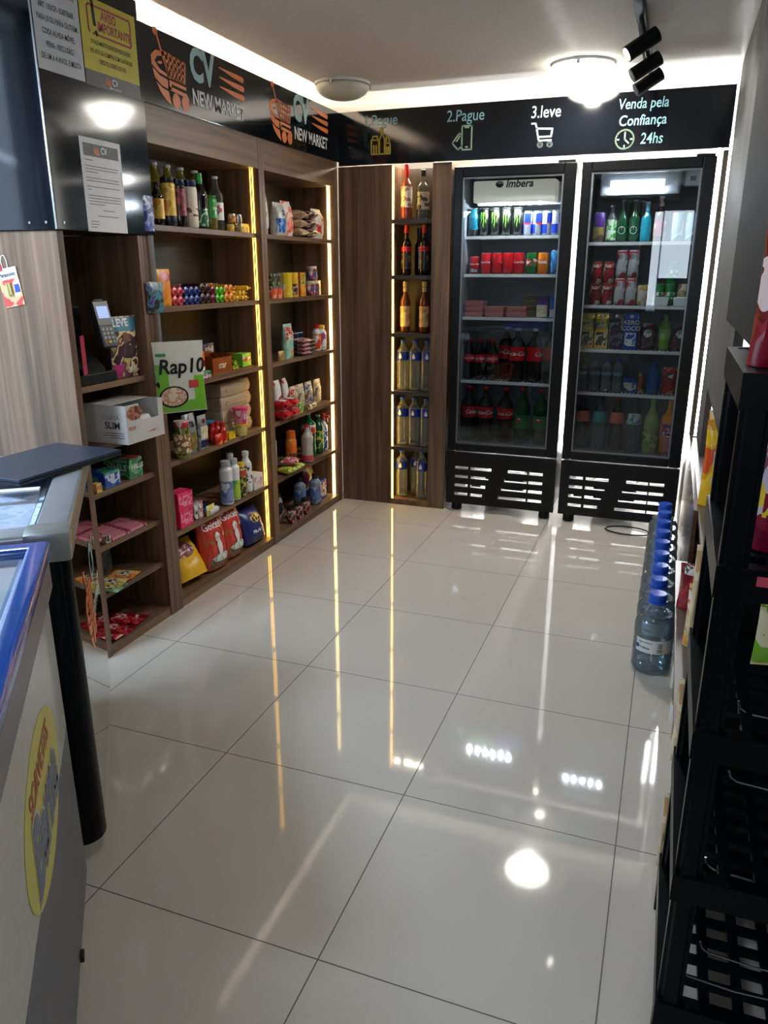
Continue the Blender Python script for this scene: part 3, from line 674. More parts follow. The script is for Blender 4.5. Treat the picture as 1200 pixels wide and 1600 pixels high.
        finish('thermostat', B((0.19, 0.27, 0.17, 0.21, 1.90, 1.98), bevel=0.006), M_wplast, t)
        finish('dial', B((0.215, 0.245, 0.167, 0.17, 1.925, 1.95)), M_bink, t)
    return t
fridge('drinks_fridge', 'left black glass door fridge with white header panel, energy cans on its top shelf', -0.054, 0.680, 1)
fridge('drinks_fridge', 'right black glass door fridge holding beer bottles on its top shelf', 0.655, 0.668, 2)
cb = finish('power_cable', tube(bmesh.new(), [(1.06+0.13*math.cos(a)+0.03*i/14, 3.30+0.075*math.sin(a), 0.0075) for i, a in [(i, 2*PI*i/14) for i in range(14)]]+[(1.22, 3.36, 0.0075), (1.20, 3.50, 0.0075)], 0.0045, 8), M_blackm, None, True)
tag(cb, 'black power cable looped on the floor in front of the right fridge', 'cable')

# ================================================================== GOODS ON THE LEFT SHELVES
RL = PI/2; XG = -0.852                       # goods there face +X
def simple_bottle(*a, **k): return lambda r: bottle(r, *a, **k)
def box_(*a, **k): return lambda r: carton(r, *a, **k)
def bag_(w_, h_, d_, m, panels=(), words=(), seed=0, gusset=True, nx=12, nz=14):
    def f(r):
        s = BagSurf(w_, h_, d_, seed, gusset=gusset); bag(r, s, m, nx=nx, nz=nz)
        for k, p in enumerate(panels): patch(r, s, *p[:4], p[4], shape=p[5] if len(p) > 5 else None, name=p[6] if len(p) > 6 else 'print_panel', off=0.0012+0.0006*k)
        for q in words:
            st, size, m_, x, z = q[:5]
            text(st, size, m_, r, Matrix.Translation((x, 0, z)), q[5] if len(q) > 5 else 0.02, q[6] if len(q) > 6 else 0, surf=s.y, sx=q[7] if len(q) > 7 else 1, off=0.0012+0.0006*len(panels))
    return f
A1, A2, A3, A4, A5 = SA
G_oil = 'golden oil bottles at the back of the top shelf'
for k, y in enumerate((1.790, 1.885, 1.985, 2.098)):
    put('oil_bottle', simple_bottle(0.040, 0.262, M_oil, M_wplast, M_green if False else printed('oil_label', [(60, 120, 40), (220, 200, 60), (230, 230, 210)], 30), (0.22, 0.5), neck=0.014, sh=0.70, nh=0.90, ribs=True),
        '%s of the tall golden cooking oil bottles behind the dark bottles on the top shelf' % NTH[k], 'bottle', (-0.945, y, A1), RL, G_oil)
M_lyel = printed('yellow_label', [(226, 178, 60), (236, 200, 90), (200, 140, 30)], 22)
put('sauce_bottle', simple_bottle(0.026, 0.170, M_wine, M_bink, M_lyel, (0.16, 0.62), neck=0.011, sh=0.66), 'small dark bottle with a square yellow label at the left end of the top shelf', 'bottle', (XG, 1.668, A1), RL)
put('oil_tin_bottle', simple_bottle(0.031, 0.195, M_lyel, plain('dark_olive_cap', (34, 30, 22), 0.3), printed('dark_foot', [(20, 26, 38), (30, 36, 50)], 20), (0.01, 0.22), neck=0.024, sh=0.84, nh=0.93, caph=0.13), 'yellow wrapped bottle with a black foot between small dark bottle and wine-red label', 'bottle', (XG, 1.745, A1), RL)
put('red_label_bottle', simple_bottle(0.031, 0.195, M_wine, M_navy, printed('wine_label', [(120, 24, 44), (150, 50, 70), (60, 14, 24)], 24), (0.24, 0.80), neck=0.024, sh=0.84, nh=0.93, caph=0.13), 'dark bottle with a wine-red label and navy cap on the top shelf', 'bottle', (XG, 1.822, A1), RL)
put('white_label_bottle', simple_bottle(0.033, 0.200, plain('cream_label', (226, 214, 190), 0.4), M_navy, printed('maroon_mark', [(226, 214, 190), (226, 214, 190), (96, 30, 40)], 40), (0.25, 0.42), neck=0.026, sh=0.80, nh=0.92, caph=0.16), 'cream coloured bottle with purple cap on the top shelf beside a black bottle', 'bottle', (XG, 1.905, A1), RL)
def bl(r):
    bottle(r, 0.034, 0.235, M_wine, M_green, printed('dark_green_label', [(30, 90, 60), (150, 200, 160), (20, 60, 40)], 26), (0.05, 0.36), neck=0.013, sh=0.6, nh=0.86, caph=0.22)
put('black_bottle', bl, 'black round-shouldered bottle with green neck and silvery green label', 'bottle', (XG, 1.985, A1), RL)
put('coconut_oil_bottle', simple_bottle(0.029, 0.150, M_oil, M_green, M_green, (0.35, 0.92), neck=0.022, sh=0.88, nh=0.95, txt='coco', tsize=0.022, caph=0.06), 'squat bottle with a bright green sleeve reading coco on the top shelf', 'bottle', (XG, 2.068, A1), RL)
put('vinegar_bottle', simple_bottle(0.033, 0.240, M_cleargl, M_wplast, printed('white_red_label', [(226, 226, 226), (226, 226, 226), (190, 60, 60), (120, 130, 170)], 22), (0.20, 0.52), neck=0.012, sh=0.62, nh=0.86), 'clear glass bottle with white and red label at the right of the oils', 'bottle', (XG-0.02, 2.152, A1), RL)
def jar(r, R, H, body, lid, lab=None, txt=None):
    pr = [(R*0.9, 0), (R, 0.006), (R, H*0.76), (R*0.82, H*0.84), (R*0.82, H*0.86)]
    finish('jar_body', lathe(pr, 20), body, r, True); finish('lid', lathe([(R*0.9, H*0.84), (R*0.92, H*0.85), (R*0.92, H-0.002), (R*0.88, H)], 20), lid, r, True)
    if lab: finish('label_band', band(pr, H*0.15, H*0.66, 0.0006), lab, r, True)
    if txt: text(txt, R*0.7, M_wink, r, Matrix.Translation((0, 0, H*0.42)), 0.02, wrap=R, off=0.0014)
M_tomato = printed('tomato_tint', [(190, 120, 60), (220, 170, 90), (200, 90, 50)], 30)
for k, (y, z, m) in enumerate(((2.215, 0, M_lyel), (2.232, 0.041, M_tomato), (2.275, 0, M_cleargl), (2.290, 0.041, M_silver))):
    put('spice_pot%d' % k, lambda r, m=m: jar(r, 0.019, 0.040, m, M_silver if k % 2 else M_cleargl), ['small yellow pot under an orange pot beside the clear bottle', 'small orange pot stacked on a yellow pot', 'small clear pot under a silver lidded pot', 'small silver lidded pot stacked on a clear pot'][k], 'pot', (XG+0.012, y, A1+z), RL, None, 'spice_pot')
for k, y in enumerate((2.325, 2.352, 2.340)):
    put('seasoning_sachet', bag_(0.05, 0.042, 0.020, printed('yellow_sachet', [(226, 190, 70), (210, 160, 60), (240, 220, 140)], 40), nx=6, nz=6), ['front left yellow seasoning sachet at the right end of the oil shelf', 'front right yellow seasoning sachet at the right end of the oil shelf', 'rear yellow seasoning sachet at the right end of the oil shelf'][k], 'sachet', (XG+(0.02 if k < 2 else -0.02), y, A1), RL, 'yellow seasoning sachets')
# shelf two: snacks
put('snack_bag', bag_(0.10, 0.150, 0.03, printed('orange_bag', [(236, 140, 30), (240, 160, 50), (220, 110, 30)], 12), [(-0.03, 0.04, 0.10, 0.14, M_red, 'ellipse')], seed=3), 'upright orange snack bag with red logo at the left end of the second shelf', 'bag', (-0.838, 1.640, A2), RL)
M_pk1 = printed('pink_wafer', [(226, 70, 90), (236, 120, 130), (200, 40, 70)], 30); M_pk2 = printed('blue_wafer', [(40, 60, 140), (70, 100, 180), (24, 34, 84)], 30)
M_pk3 = printed('dark_wafer', [(50, 24, 34), (80, 30, 50), (30, 18, 28), (150, 110, 40)], 30); M_pk4 = printed('crimson_wafer', [(130, 20, 60), (170, 40, 80), (80, 14, 40)], 30)
M_limew = printed('lime_wrap', [(90, 200, 30), (110, 220, 40), (60, 160, 30)], 30); M_orw = printed('orange_wrap', [(250, 150, 40), (240, 170, 80), (230, 110, 20)], 30); M_yw = printed('yellow_wrap', [(244, 200, 50), (226, 170, 30), (250, 224, 120)], 30)
def biscuit(L, R, m):
    def f(r):
        pr = [(R*0.25, -L/2-0.012), (R*0.5, -L/2), (R, -L/2+0.004), (R, L/2-0.004), (R*0.5, L/2), (R*0.25, L/2+0.012)]
        bm = lathe(pr, 14)
        for v in bm.verts: v.co = Vector((v.co.x, v.co.z, v.co.y+R))
        finish('wrapper', bm, m, r, True)
    return f
def pile(key, m, L, R, ys, names, n2=True):
    i = 0
    for lvl in range(2):
        for k, y in enumerate(ys if lvl == 0 else ys[:len(ys)-1] if len(ys) > 1 and n2 == 'pyr' else ys):
            yy = y+(R if (n2 == 'pyr' and lvl) else 0)
            put('biscuit_tube_'+key, biscuit(L, R, m), '%s %s biscuit roll %s on the second shelf' % (['lower', 'upper'][lvl], ['left', 'middle', 'right'][k] if len(ys) > 1 else 'single', names), 'biscuits', (-0.875, yy, A2+lvl*2*R), RL, key+' biscuit rolls', 'biscuit_roll'); i += 1
pile('pink', M_pk1, 0.11, 0.019, (1.700, 1.741), 'in glossy pink wrapper at left'); pile('blue', M_pk2, 0.11, 0.019, (1.785, 1.826, 1.867), 'in blue wrapper beside the pink ones')
pile('dark', M_pk3, 0.11, 0.022, (1.912, 1.957), 'in dark brown wrapper beside the blue ones'); pile('crimson', M_pk4, 0.11, 0.019, (1.999,), 'in crimson wrapper beside the green ones')
pile('green', M_limew, 0.11, 0.018, (2.038, 2.076), 'with bright green ends'); pile('orange', M_orw, 0.11, 0.020, (2.118, 2.160), 'with bright orange ends')
for k, (y, z, r_) in enumerate(((2.205, 0, .2), (2.245, 0.0, -.2), (2.285, 0, .3), (2.325, 0, -.1), (2.215, 0.024, -.3), (2.262, 0.024, .2), (2.305, 0.024, 0), (2.335, 0.047, .3))):
    put('candy_roll', biscuit(0.075, 0.012, M_yw), '%s yellow candy roll in the heap at right of the second shelf' % ['lower leftmost', 'lower second', 'lower third', 'lower rightmost', 'middle left', 'middle centre', 'middle right', 'topmost'][k], 'candy', (-0.87, y, A2+z), RL+r_, 'heap of yellow candy rolls')
bx = put('display_tray', lambda r: finish('tray', B((-0.28, 0.28, 0, 0.004, 0, 0.085), (-0.28, 0.28, 0.004, 0.07, 0, 0.004)), printed('shelf_tray', [(120, 60, 40), (200, 110, 40), (80, 40, 40), (40, 50, 100)], 14), r), 'long printed card tray standing behind the biscuit rolls on the second shelf', 'tray', (-0.955, 1.975, A2), RL)
# pouches clipped to the divider between the bays
M_dp = printed('dark_pouch', [(40, 44, 52), (90, 100, 110), (60, 160, 160), (110, 70, 150)], 34)
put('hanging_pouch', bag_(0.085, 0.118, 0.022, M_dp, seed=5, gusset=False), 'dark grey pouch with turquoise print hanging on the divider post beside the orange snack bag', 'bag', (-0.752, 1.462, 1.308), RL-0.25)
put('hanging_pouch2', bag_(0.065, 0.13, 0.016, printed('blue_film', [(70, 90, 170), (150, 160, 200), (40, 60, 130)], 30), seed=8, gusset=False), 'small blue film pouch hung on the divider post at the level of the oils', 'bag', (-0.753, 1.468, 1.615), RL, None, 'hanging_pouch')
st = finish('clip_strip', B((-0.757, -0.755, 1.470, 1.488, 1.10, 1.68)), clear('clear_strip', (200, 205, 210), 0.1, solid=0.3)); tag(st, 'clear plastic clip strip running down the post between the left bays', 'clip strip')
def rap(r):
    s = BagSurf(0.215, 0.290, 0.03, 11, gusset=False)
    bag(r, s, plain('cream_foil', (226, 220, 204), 0.28, 0, 0.4), nx=18, nz=22)
    patch(r, s, -0.107, -0.055, 0.02, 0.20, M_lime, 'green_side', 10); patch(r, s, -0.105, 0.105, 0.004, 0.050, M_lime, 'green_foot', 10)
    patch(r, s, 0.055, 0.105, 0.05, 0.15, M_lime, 'green_flank', 8, off=0.0016); patch(r, s, -0.10, -0.058, 0.232, 0.244, M_green, 'green_badge', 6)
    patch(r, s, -0.10, 0.025, 0.022, 0.112, M_bink, 'pan_rim', 12, 'ellipse', off=0.0026); patch(r, s, -0.092, 0.017, 0.030, 0.106, printed('tortilla', [(226, 190, 160), (206, 150, 120), (236, 210, 180)], 40), 'tortilla', 12, 'ellipse', off=0.0036)
    patch(r, s, 0.030, 0.075, 0.100, 0.132, plain('red_badge', (200, 70, 60), 0.4), 'red_badge', 6, off=0.0022)
    text('Rap10', 0.082, M_bink, r, Matrix.Translation((0.004, 0, 0.188)), 0.022, 0.16, surf=s.y, sx=0.95, off=0.002)
    strokes([[(-0.098, 0.122), (-0.082, 0.108)]], 0.016, M_bink, r, FRONT(0, -0.0085, 0), 'pan_handle')
    finish('hang_hole', B((-0.05, -0.036, -0.0032, 0.003, 0.268, 0.274), (0.026, 0.040, -0.0032, 0.003, 0.268, 0.274)), M_bink, r)
put('wrap_bag', rap, 'large cream and green tortilla bag reading Rap10, clipped before the left shelving bays', 'bag', (-0.690, 1.497, 0.905), RL-0.62)
# shelf three: chocolate boxes
put('chocolate_box', box_(0.10, 0.13, 0.045, printed('red_choc', [(150, 20, 34), (170, 40, 50), (110, 14, 24)], 14), panel=M_wink, pz=(0.1, 0.45)), 'dark red chocolate box at the bottom of the left pile on the third shelf', 'box', (-0.835, 1.86, A3+0.026), RL)
put('chocolate_box_o', box_(0.10, 0.12, 0.05, M_dred, panel=printed('orange_panel', [(236, 110, 40), (240, 150, 60)], 20), pz=(0.1, 0.9)), 'red chocolate box with orange front on top of the left pile', 'box', (-0.835, 1.862, A3+0.071), RL, None, 'chocolate_box')
put('green_packet', box_(0.16, 0.10, 0.026, printed('green_pack', [(60, 150, 90), (120, 190, 140), (40, 110, 60)], 20)), 'flat green packet beneath the red chocolate boxes', 'packet', (-0.825, 1.865, A3), RL)
put('bar_packet', box_(0.10, 0.03, 0.016, printed('pink_white_pack', [(226, 226, 226), (180, 80, 140), (220, 180, 200)], 30)), 'thin pink and white bar at the front edge of the third shelf', 'packet', (-0.800, 1.850, A3), RL)
def display(w_, d_, hf, hb, m, txt, fill):
    def f(r):
        finish('tray', B((-w_/2, w_/2, 0, 0.002, 0, hf), (-w_/2, w_/2, d_-0.002, d_, 0, hb), (-w_/2, -w_/2+0.002, 0.002, d_-0.002, 0, (hf+hb)/2), (w_/2-0.002, w_/2, 0.002, d_-0.002, 0, (hf+hb)/2), (-w_/2, w_/2, 0.002, d_-0.002, 0, 0.002)), m, r)
        if txt: text(txt[0], txt[1], txt[2], r, FRONT(0, -0.0004, hf*0.5), 0.02)
    return f
put('display_box', display(0.17, 0.12, 0.075, 0.095, printed('brown_box', [(150, 74, 26), (160, 84, 34), (130, 60, 20)], 8), ('star', 0.045, M_cream), None), 'brown open display box reading star in the middle of the third shelf', 'box', (-0.832, 2.055, A3), RL)
put('blue_box', box_(0.20, 0.10, 0.13, printed('navy_box', [(24, 32, 80), (30, 44, 110), (20, 24, 60)], 10), panel=printed('code_panel', [(24, 32, 80), (24, 32, 80), (150, 150, 160)], 26), pz=(0.55, 0.95)), 'dark blue box standing at the back of the third shelf', 'box', (-0.955, 2.085, A3), RL)
for k, (y, z) in enumerate(((2.165, 0.004), (2.195, 0.004), (2.18, 0.026))):
    put('gum_packet', box_(0.026, 0.06, 0.020, printed('gold_lime', [(200, 190, 60), (110, 170, 50), (90, 70, 40)], 40)), '%s small gold and lime gum packet beside the star display box' % ['left', 'right', 'upper'][k], 'packet', (-0.832, y, A3+z), RL, 'gum packets by the brown display box')
put('brown_tray', lambda r: finish('tray', B((-0.11, 0.11, 0, 0.11, 0, 0.004), (-0.11, 0.11, 0.106, 0.11, 0.004, 0.07)), M_brown, r), 'open brown card tray holding gum packets at right of the third shelf', 'tray', (-0.838, 2.245, A3), RL)
put('green_gum_box', box_(0.085, 0.06, 0.065, printed('lime_gum', [(120, 200, 50), (150, 220, 80), (80, 160, 40)], 12), panel=printed('gum_print', [(120, 200, 50), (200, 40, 50), (226, 230, 220)], 30), pz=(0.35, 0.8)), 'lime green gum box at the right end of the third shelf', 'box', (-0.838, 2.300, A3+0.0052), RL)
# shelf four: eggs, tubs, pickles
M_pulp = plain('grey_brown_pulp', (168, 148, 122), 0.9, bump=0.5)
def eggs(r):
    bm = bmesh.new()
    for z0, z1, a, b in ((0, 0.032, 0.094, 0.080), (0.034, 0.066, 0.080, 0.094)):
        pass
    prof = [(0.0, 0.88), (0.030, 1.0), (0.036, 1.0), (0.062, 0.86), (0.066, 0.80)]
    W, D = 0.30, 0.105; rings = []
    for z, s in prof:
        rings.append([bm.verts.new((sx*(W/2-(1-s)*0.05), D/2+sy*(D/2-(1-s)*0.05), z)) for sx, sy in ((-1, -1), (-.34, -1), (.34, -1), (1, -1), (1, 1), (.34, 1), (-.34, 1), (-1, 1))])
    for a, b in zip(rings, rings[1:]):
        for i in range(8): bm.faces.new((a[i], a[(i+1) % 8], b[(i+1) % 8], b[i]))
    bm.faces.new(rings[0][::-1]); bm.faces.new(rings[-1])
    bmesh.ops.bevel(bm, geom=bm.edges[:], offset=0.004, segments=2, affect='EDGES')
    finish('carton_shell', bm, M_pulp, r, True)
    finish('carton_flap', B((-0.10, 0.10, -0.002, 0.003, 0.022, 0.040)), M_pulp, r)
for k in range(4): put('egg_carton', eggs, '%s grey pulp egg carton in the stack of four on the fourth shelf' % ['bottom', 'second', 'third', 'top'][k], 'egg carton', (-0.855, 2.205, A4+0.0665*k), RL+0.02*(k % 2), 'stack of egg cartons')
def tub(r, R, H, m, lid, lab=None, txt=None):
    pr = [(R*0.82, 0), (R*0.86, 0.003), (R*0.98, H*0.84), (R, H*0.86)]
    finish('tub_body', lathe(pr, 24), m, r, True); finish('lid', lathe([(R*1.04, H*0.84), (R*1.07, H*0.85), (R*1.07, H*0.98), (R*1.0, H)], 24), lid, r, True)
    if txt: text(txt, R*0.9, M_wink, r, Matrix.Translation((0, 0, H*0.45)), 0.02, wrap=R*0.93, off=0.002)
put('yellow_tub', lambda r: tub(r, 0.033, 0.062, printed('yellow_tub', [(220, 200, 120), (200, 190, 90), (120, 140, 80)], 24), M_yellow), 'yellow tub under the pink tub in front of the egg cartons', 'tub', (-0.805, 2.15, A4), RL)
put('pink_tub', lambda r: tub(r, 0.038, 0.082, printed('pink_tub', [(220, 130, 160), (226, 40, 100), (230, 200, 210)], 24), M_pink, txt='1kg'), 'tub with hot pink lid stacked on the yellow tub', 'tub', (-0.805, 2.15, A4+0.062), RL)
put('blue_lid_tub', lambda r: tub(r, 0.036, 0.095, plain('milky_tub', (150, 170, 180), 0.3), plain('blue_lid', (40, 130, 180), 0.3)), 'pale tub with blue lid behind the red bottles on the fourth shelf', 'tub', (-0.895, 1.99, A4), RL)
for k, (x, y) in enumerate(((-0.845, 1.945), (-0.845, 1.990), (-0.80, 1.925), (-0.80, 1.968))):
    put('ketchup_bottle', simple_bottle(0.019, 0.098, printed('ketchup', [(190, 24, 24), (226, 60, 40), (230, 180, 60)], 24), M_red, None, neck=0.010, sh=0.6, nh=0.78, caph=0.2) if k < 2 else bag_(0.055, 0.05, 0.03, printed('ketchup', [(190, 24, 24), (226, 60, 40), (230, 180, 60)], 24), nx=8, nz=8), ['left red sauce bottle with red cap in front of the blue lidded tub', 'right red sauce bottle with red cap in front of the blue lidded tub', 'left red sauce sachet at the front of the fourth shelf', 'right red sauce sachet at the front of the fourth shelf'][k], 'sauce', (x, y, A4), RL, 'red table sauces', 'sauce_bottle') if k != 2 else put('ketchup_sachet', bag_(0.055, 0.05, 0.03, printed('ketchup', [(190, 24, 24), (226, 60, 40), (230, 180, 60)], 24), nx=8, nz=8), 'left red sauce sachet at the front of the fourth shelf', 'sauce', (x, y, A4), RL, 'red table sauces', 'sauce_sachet')
put('stock_box', box_(0.06, 0.045, 0.036, printed('yellow_box', [(236, 200, 40), (220, 170, 30), (60, 130, 50)], 20)), 'small yellow stock cube box beside the red sauces', 'box', (-0.80, 2.055, A4), RL)
M_foil = printed('silver_foil', [(140, 140, 138), (170, 170, 168), (110, 110, 108)], 12, 0.25)
put('chip_bag', bag_(0.098, 0.182, 0.05, M_foil, [(-0.040, 0.040, 0.02, 0.10, printed('chip_art', [(120, 100, 50), (150, 130, 60), (90, 90, 40)], 30)), (-0.018, 0.012, 0.125, 0.15, M_bink)], seed=2), 'silver crisp bag with olive print between the pickle jar and a smaller bag', 'bag', (-0.82, 1.715, A4), RL)
put('coffee_bag', bag_(0.07, 0.160, 0.035, M_foil, [(-0.028, 0.028, 0.05, 0.11, printed('cream_art', [(220, 200, 150), (230, 224, 210)], 30)), (-0.03, 0.03, 0.012, 0.045, M_navy), (-0.012, 0.012, 0.125, 0.145, M_dred, 'ellipse')], seed=6), 'slim silver bag with cream picture and navy foot on the fourth shelf', 'bag', (-0.815, 1.815, A4), RL)
put('pickle_jar', lambda r: jar(r, 0.036, 0.165, printed('olives', [(110, 110, 40), (140, 140, 60), (70, 80, 30)], 50, 0.1), printed('red_white_lid', [(200, 50, 60), (226, 214, 200)], 20), printed('jar_label', [(226, 218, 180), (90, 120, 60), (190, 70, 50), (226, 218, 180)], 30)), 'glass jar of olives with red and white cover, left end of fourth shelf', 'jar', (-0.805, 1.648-0.01, A4), RL)
# shelf five: toiletries
for k in range(2):
    put('soap_pack', box_(0.10, 0.07, 0.082, printed('hot_pink_pack', [(236, 30, 90), (240, 60, 110), (220, 20, 70)], 12), panel=printed('pink_art', [(236, 30, 90), (244, 150, 180), (236, 60, 110)], 30), pz=(0.2, 0.8)), '%s hot pink pack of the two stacked at left on the fifth shelf' % ['lower', 'upper'][k], 'pack', (-0.802, 1.625, A5+0.083*k), RL-0.1*k, 'hot pink packs')
for k, (y, x, m) in enumerate(((1.715, -0.81, (50, 50, 56)), (1.752, -0.81, (216, 110, 110)), (1.715, -0.81, (160, 160, 160)), (1.752, -0.81, (196, 90, 100)))):
    put('razor_pack%d' % k, box_(0.033, 0.02, 0.042, printed('razor_pack%d' % k, [m, (226, 226, 226), m], 40)), ['lower dark blister pack beside the hot pink packs', 'lower coral blister pack beside the hot pink packs', 'upper grey blister pack beside the hot pink packs', 'upper coral blister pack beside the hot pink packs'][k], 'pack', (x, y, A5+(0.043 if k > 1 else 0)), RL, None, 'blister_pack')
put('cream_tube', lambda r: finish('tube_body', tube(bmesh.new(), [(-0.04, 0, 0.016), (0.03, 0, 0.016)], 0.016, 14), M_wplast, r, True) and finish('cap', tube(bmesh.new(), [(0.03, 0, 0.016), (0.045, 0, 0.016)], 0.012, 14), M_chrome, r, True), 'white cream tube lying at the front of the fifth shelf', 'tube', (-0.80, 1.835, A5), RL)
for k, (y, x, r_) in enumerate(((1.80, -0.90, 0.3), (1.85, -0.87, 0.1), (1.90, -0.88, -0.1))):
    put('toothbrush_pack', box_(0.03, 0.19, 0.014, printed('teal_pack', [(40, 110, 130), (70, 150, 160), (30, 60, 110)], 20)), '%s teal toothbrush pack lying on the fifth shelf' % NTH[k], 'pack', (x+0.05, y, A5), RL+r_, 'teal toothbrush packs')
put('lemon_sachet', bag_(0.07, 0.05, 0.02, printed('yl_sachet', [(226, 214, 80), (240, 240, 200)], 30), nx=8, nz=8), 'small yellow sachet lying before the white tube on the fifth shelf', 'sachet', (-0.800, 1.815, A5), RL, None, None, 0)
def lotion(R, H, m, cap_, lab, lz=(0.06, 0.55), pump=False):
    return lambda r: bottle(r, R, H, m, cap_, lab, lz, neck=R*0.62, sh=0.78, nh=0.88, waist=0.05, caph=0.13)
put('shampoo_bottle', lotion(0.033, 0.225, M_wplast, plain('grey_cap', (180, 180, 186), 0.35), printed('bluegrey_label', [(130, 150, 190), (100, 120, 170), (210, 214, 220)], 20)), 'white shampoo bottle with blue-grey label, tallest at left on the fifth shelf', 'bottle', (-0.815, 1.995, A5), RL)
put('conditioner_bottle', lotion(0.031, 0.218, M_wplast, plain('grey_cap', (180, 180, 186), 0.35), printed('lime_label', [(170, 200, 60), (150, 190, 50), (80, 160, 90)], 20), (0.05, 0.5)), 'white shampoo bottle with lime green label on the fifth shelf', 'bottle', (-0.82, 2.075, A5), RL)
put('black_yellow_bottle', lotion(0.027, 0.180, printed('dark_pattern', [(40, 34, 30), (190, 180, 60), (60, 50, 40)], 30), M_yellow, printed('redblack', [(200, 50, 60), (200, 70, 60)], 20), (0.60, 0.78)), 'dark patterned bottle with yellow cap and red band on the fifth shelf', 'bottle', (-0.822, 2.150, A5), RL)
put('milk_bottle', simple_bottle(0.029, 0.222, M_wplast, M_wplast, None, neck=0.015, sh=0.68, nh=0.84, caph=0.11), 'plain white bottle behind the yellow capped bottle on the fifth shelf', 'bottle', (-0.885, 2.155, A5), RL)
put('white_bottle', simple_bottle(0.030, 0.222, M_wplast, M_wplast, printed('grey_letter', [(226, 226, 226), (226, 226, 226), (60, 60, 70)], 40), (0.25, 0.66), neck=0.015, sh=0.68, nh=0.84, caph=0.11), 'white bottle with black print beside the soap box on the fifth shelf', 'bottle', (-0.835, 2.225, A5), RL)
put('soap_box', box_(0.095, 0.07, 0.080, plain('soap_card', (226, 220, 216), 0.5), panel=printed('soap_art', [(226, 220, 216), (226, 220, 216), (220, 170, 190), (150, 150, 180)], 24), pz=(0.15, 0.85)), 'white soap box with pink print at the right end of the fifth shelf', 'box', (-0.808, 2.305, A5), RL)
# floor level: pet food
def pet(r):
    s = BagSurf(0.180, 0.268, 0.10, 21)
    bag(r, s, plain('golden_red', (204, 62, 44), 0.3, 0, 0.3), nx=18, nz=22)
    text('GoldeN', 0.050, M_wink, r, Matrix.Translation((0.0, 0, 0.218)), 0.012, 0, surf=s.y, sx=0.95, off=0.002)
    patch(r, s, -0.078, 0.078, 0.006, 0.050, printed('pet_foot', [(110, 90, 60), (130, 110, 80), (90, 80, 60)], 20), 'foot_print', 10)
    patch(r, s, -0.055, 0.075, 0.035, 0.075, printed('pet_banner', [(226, 226, 220), (120, 180, 170), (226, 226, 220)], 20), 'banner', 8, 'ellipse', off=0.003)
    patch(r, s, -0.012, 0.022, 0.060, 0.150, M_wink, 'dog_body', 8, 'ellipse', off=0.004); patch(r, s, -0.020, 0.014, 0.135, 0.185, M_wink, 'dog_head', 8, 'ellipse', off=0.004)
    patch(r, s, -0.010, -0.004, 0.158, 0.164, M_bink, 'dog_eye', 4, 'ellipse', off=0.006); patch(r, s, 0.002, 0.008, 0.158, 0.164, M_bink, 'dog_eye', 4, 'ellipse', off=0.006); patch(r, s, -0.006, 0.003, 0.146, 0.153, M_bink, 'dog_nose', 4, 'ellipse', off=0.006)
    patch(r, s, 0.038, 0.064, 0.150, 0.176, printed('badge', [(226, 150, 120), (230, 214, 190)], 40), 'badge', 6, 'ellipse', off=0.003)
    patch(r, s, -0.075, -0.030, 0.12, 0.15, printed('kibble', [(150, 120, 60), (204, 62, 44)], 30), 'kibble_print', 6, 'ellipse', off=0.002)
put('pet_food_bag', pet, 'left of the two red Golden dog food bags on the bottom shelf', 'bag', (-0.832, 1.865, 0.053), RL-0.10, 'red dog food bags', None, -0.12)
put('pet_food_bag', pet, 'right of the two red Golden dog food bags on the bottom shelf', 'bag', (-0.842, 2.045, 0.053), RL-0.05, 'red dog food bags', None, -0.12)
put('yellow_feed_bag', bag_(0.20, 0.20, 0.09, plain('feed_yellow', (240, 184, 26), 0.32, 0, 0.3), [(-0.09, 0.06, 0.10, 0.19, printed('feed_art', [(110, 30, 36), (200, 120, 130), (80, 50, 80), (226, 200, 200)], 50), 'ellipse')], seed=4), 'yellow pet food bag with dark red picture slumped at the left of the bottom shelf', 'bag', (-0.822, 1.665, 0.070), RL-0.12, None, 'pet_food_bag', -0.55)
put('blue_feed_bag', bag_(0.20, 0.185, 0.10, plain('feed_blue', (28, 44, 120), 0.3, 0, 0.3), [(-0.045, 0.045, 0.10, 0.145, printed('feed_badge', [(20, 20, 40), (226, 200, 120)], 40), 'ellipse'), (-0.08, 0.08, 0.006, 0.030, M_navy)], [('PREMIUM', 0.026, M_wink, 0.0, 0.055)], seed=9), 'dark blue pet food bag at the right end of the bottom shelf', 'bag', (-0.835, 2.265, 0.058), RL, None, 'pet_food_bag', -0.25)
put('teal_feed_bag', bag_(0.14, 0.22, 0.06, printed('teal_feed', [(110, 140, 140), (150, 160, 150), (120, 110, 80)], 20), seed=14), 'grey-teal bag standing behind the yellow pet food bag', 'bag', (-1.015, 1.665, 0.045), RL, None, 'pet_food_bag')
put('green_feed_bag', bag_(0.12, 0.235, 0.06, M_lime, seed=15), 'green bag standing behind the blue pet food bag', 'bag', (-0.965, 2.19, 0.045), RL, None, 'pet_food_bag')
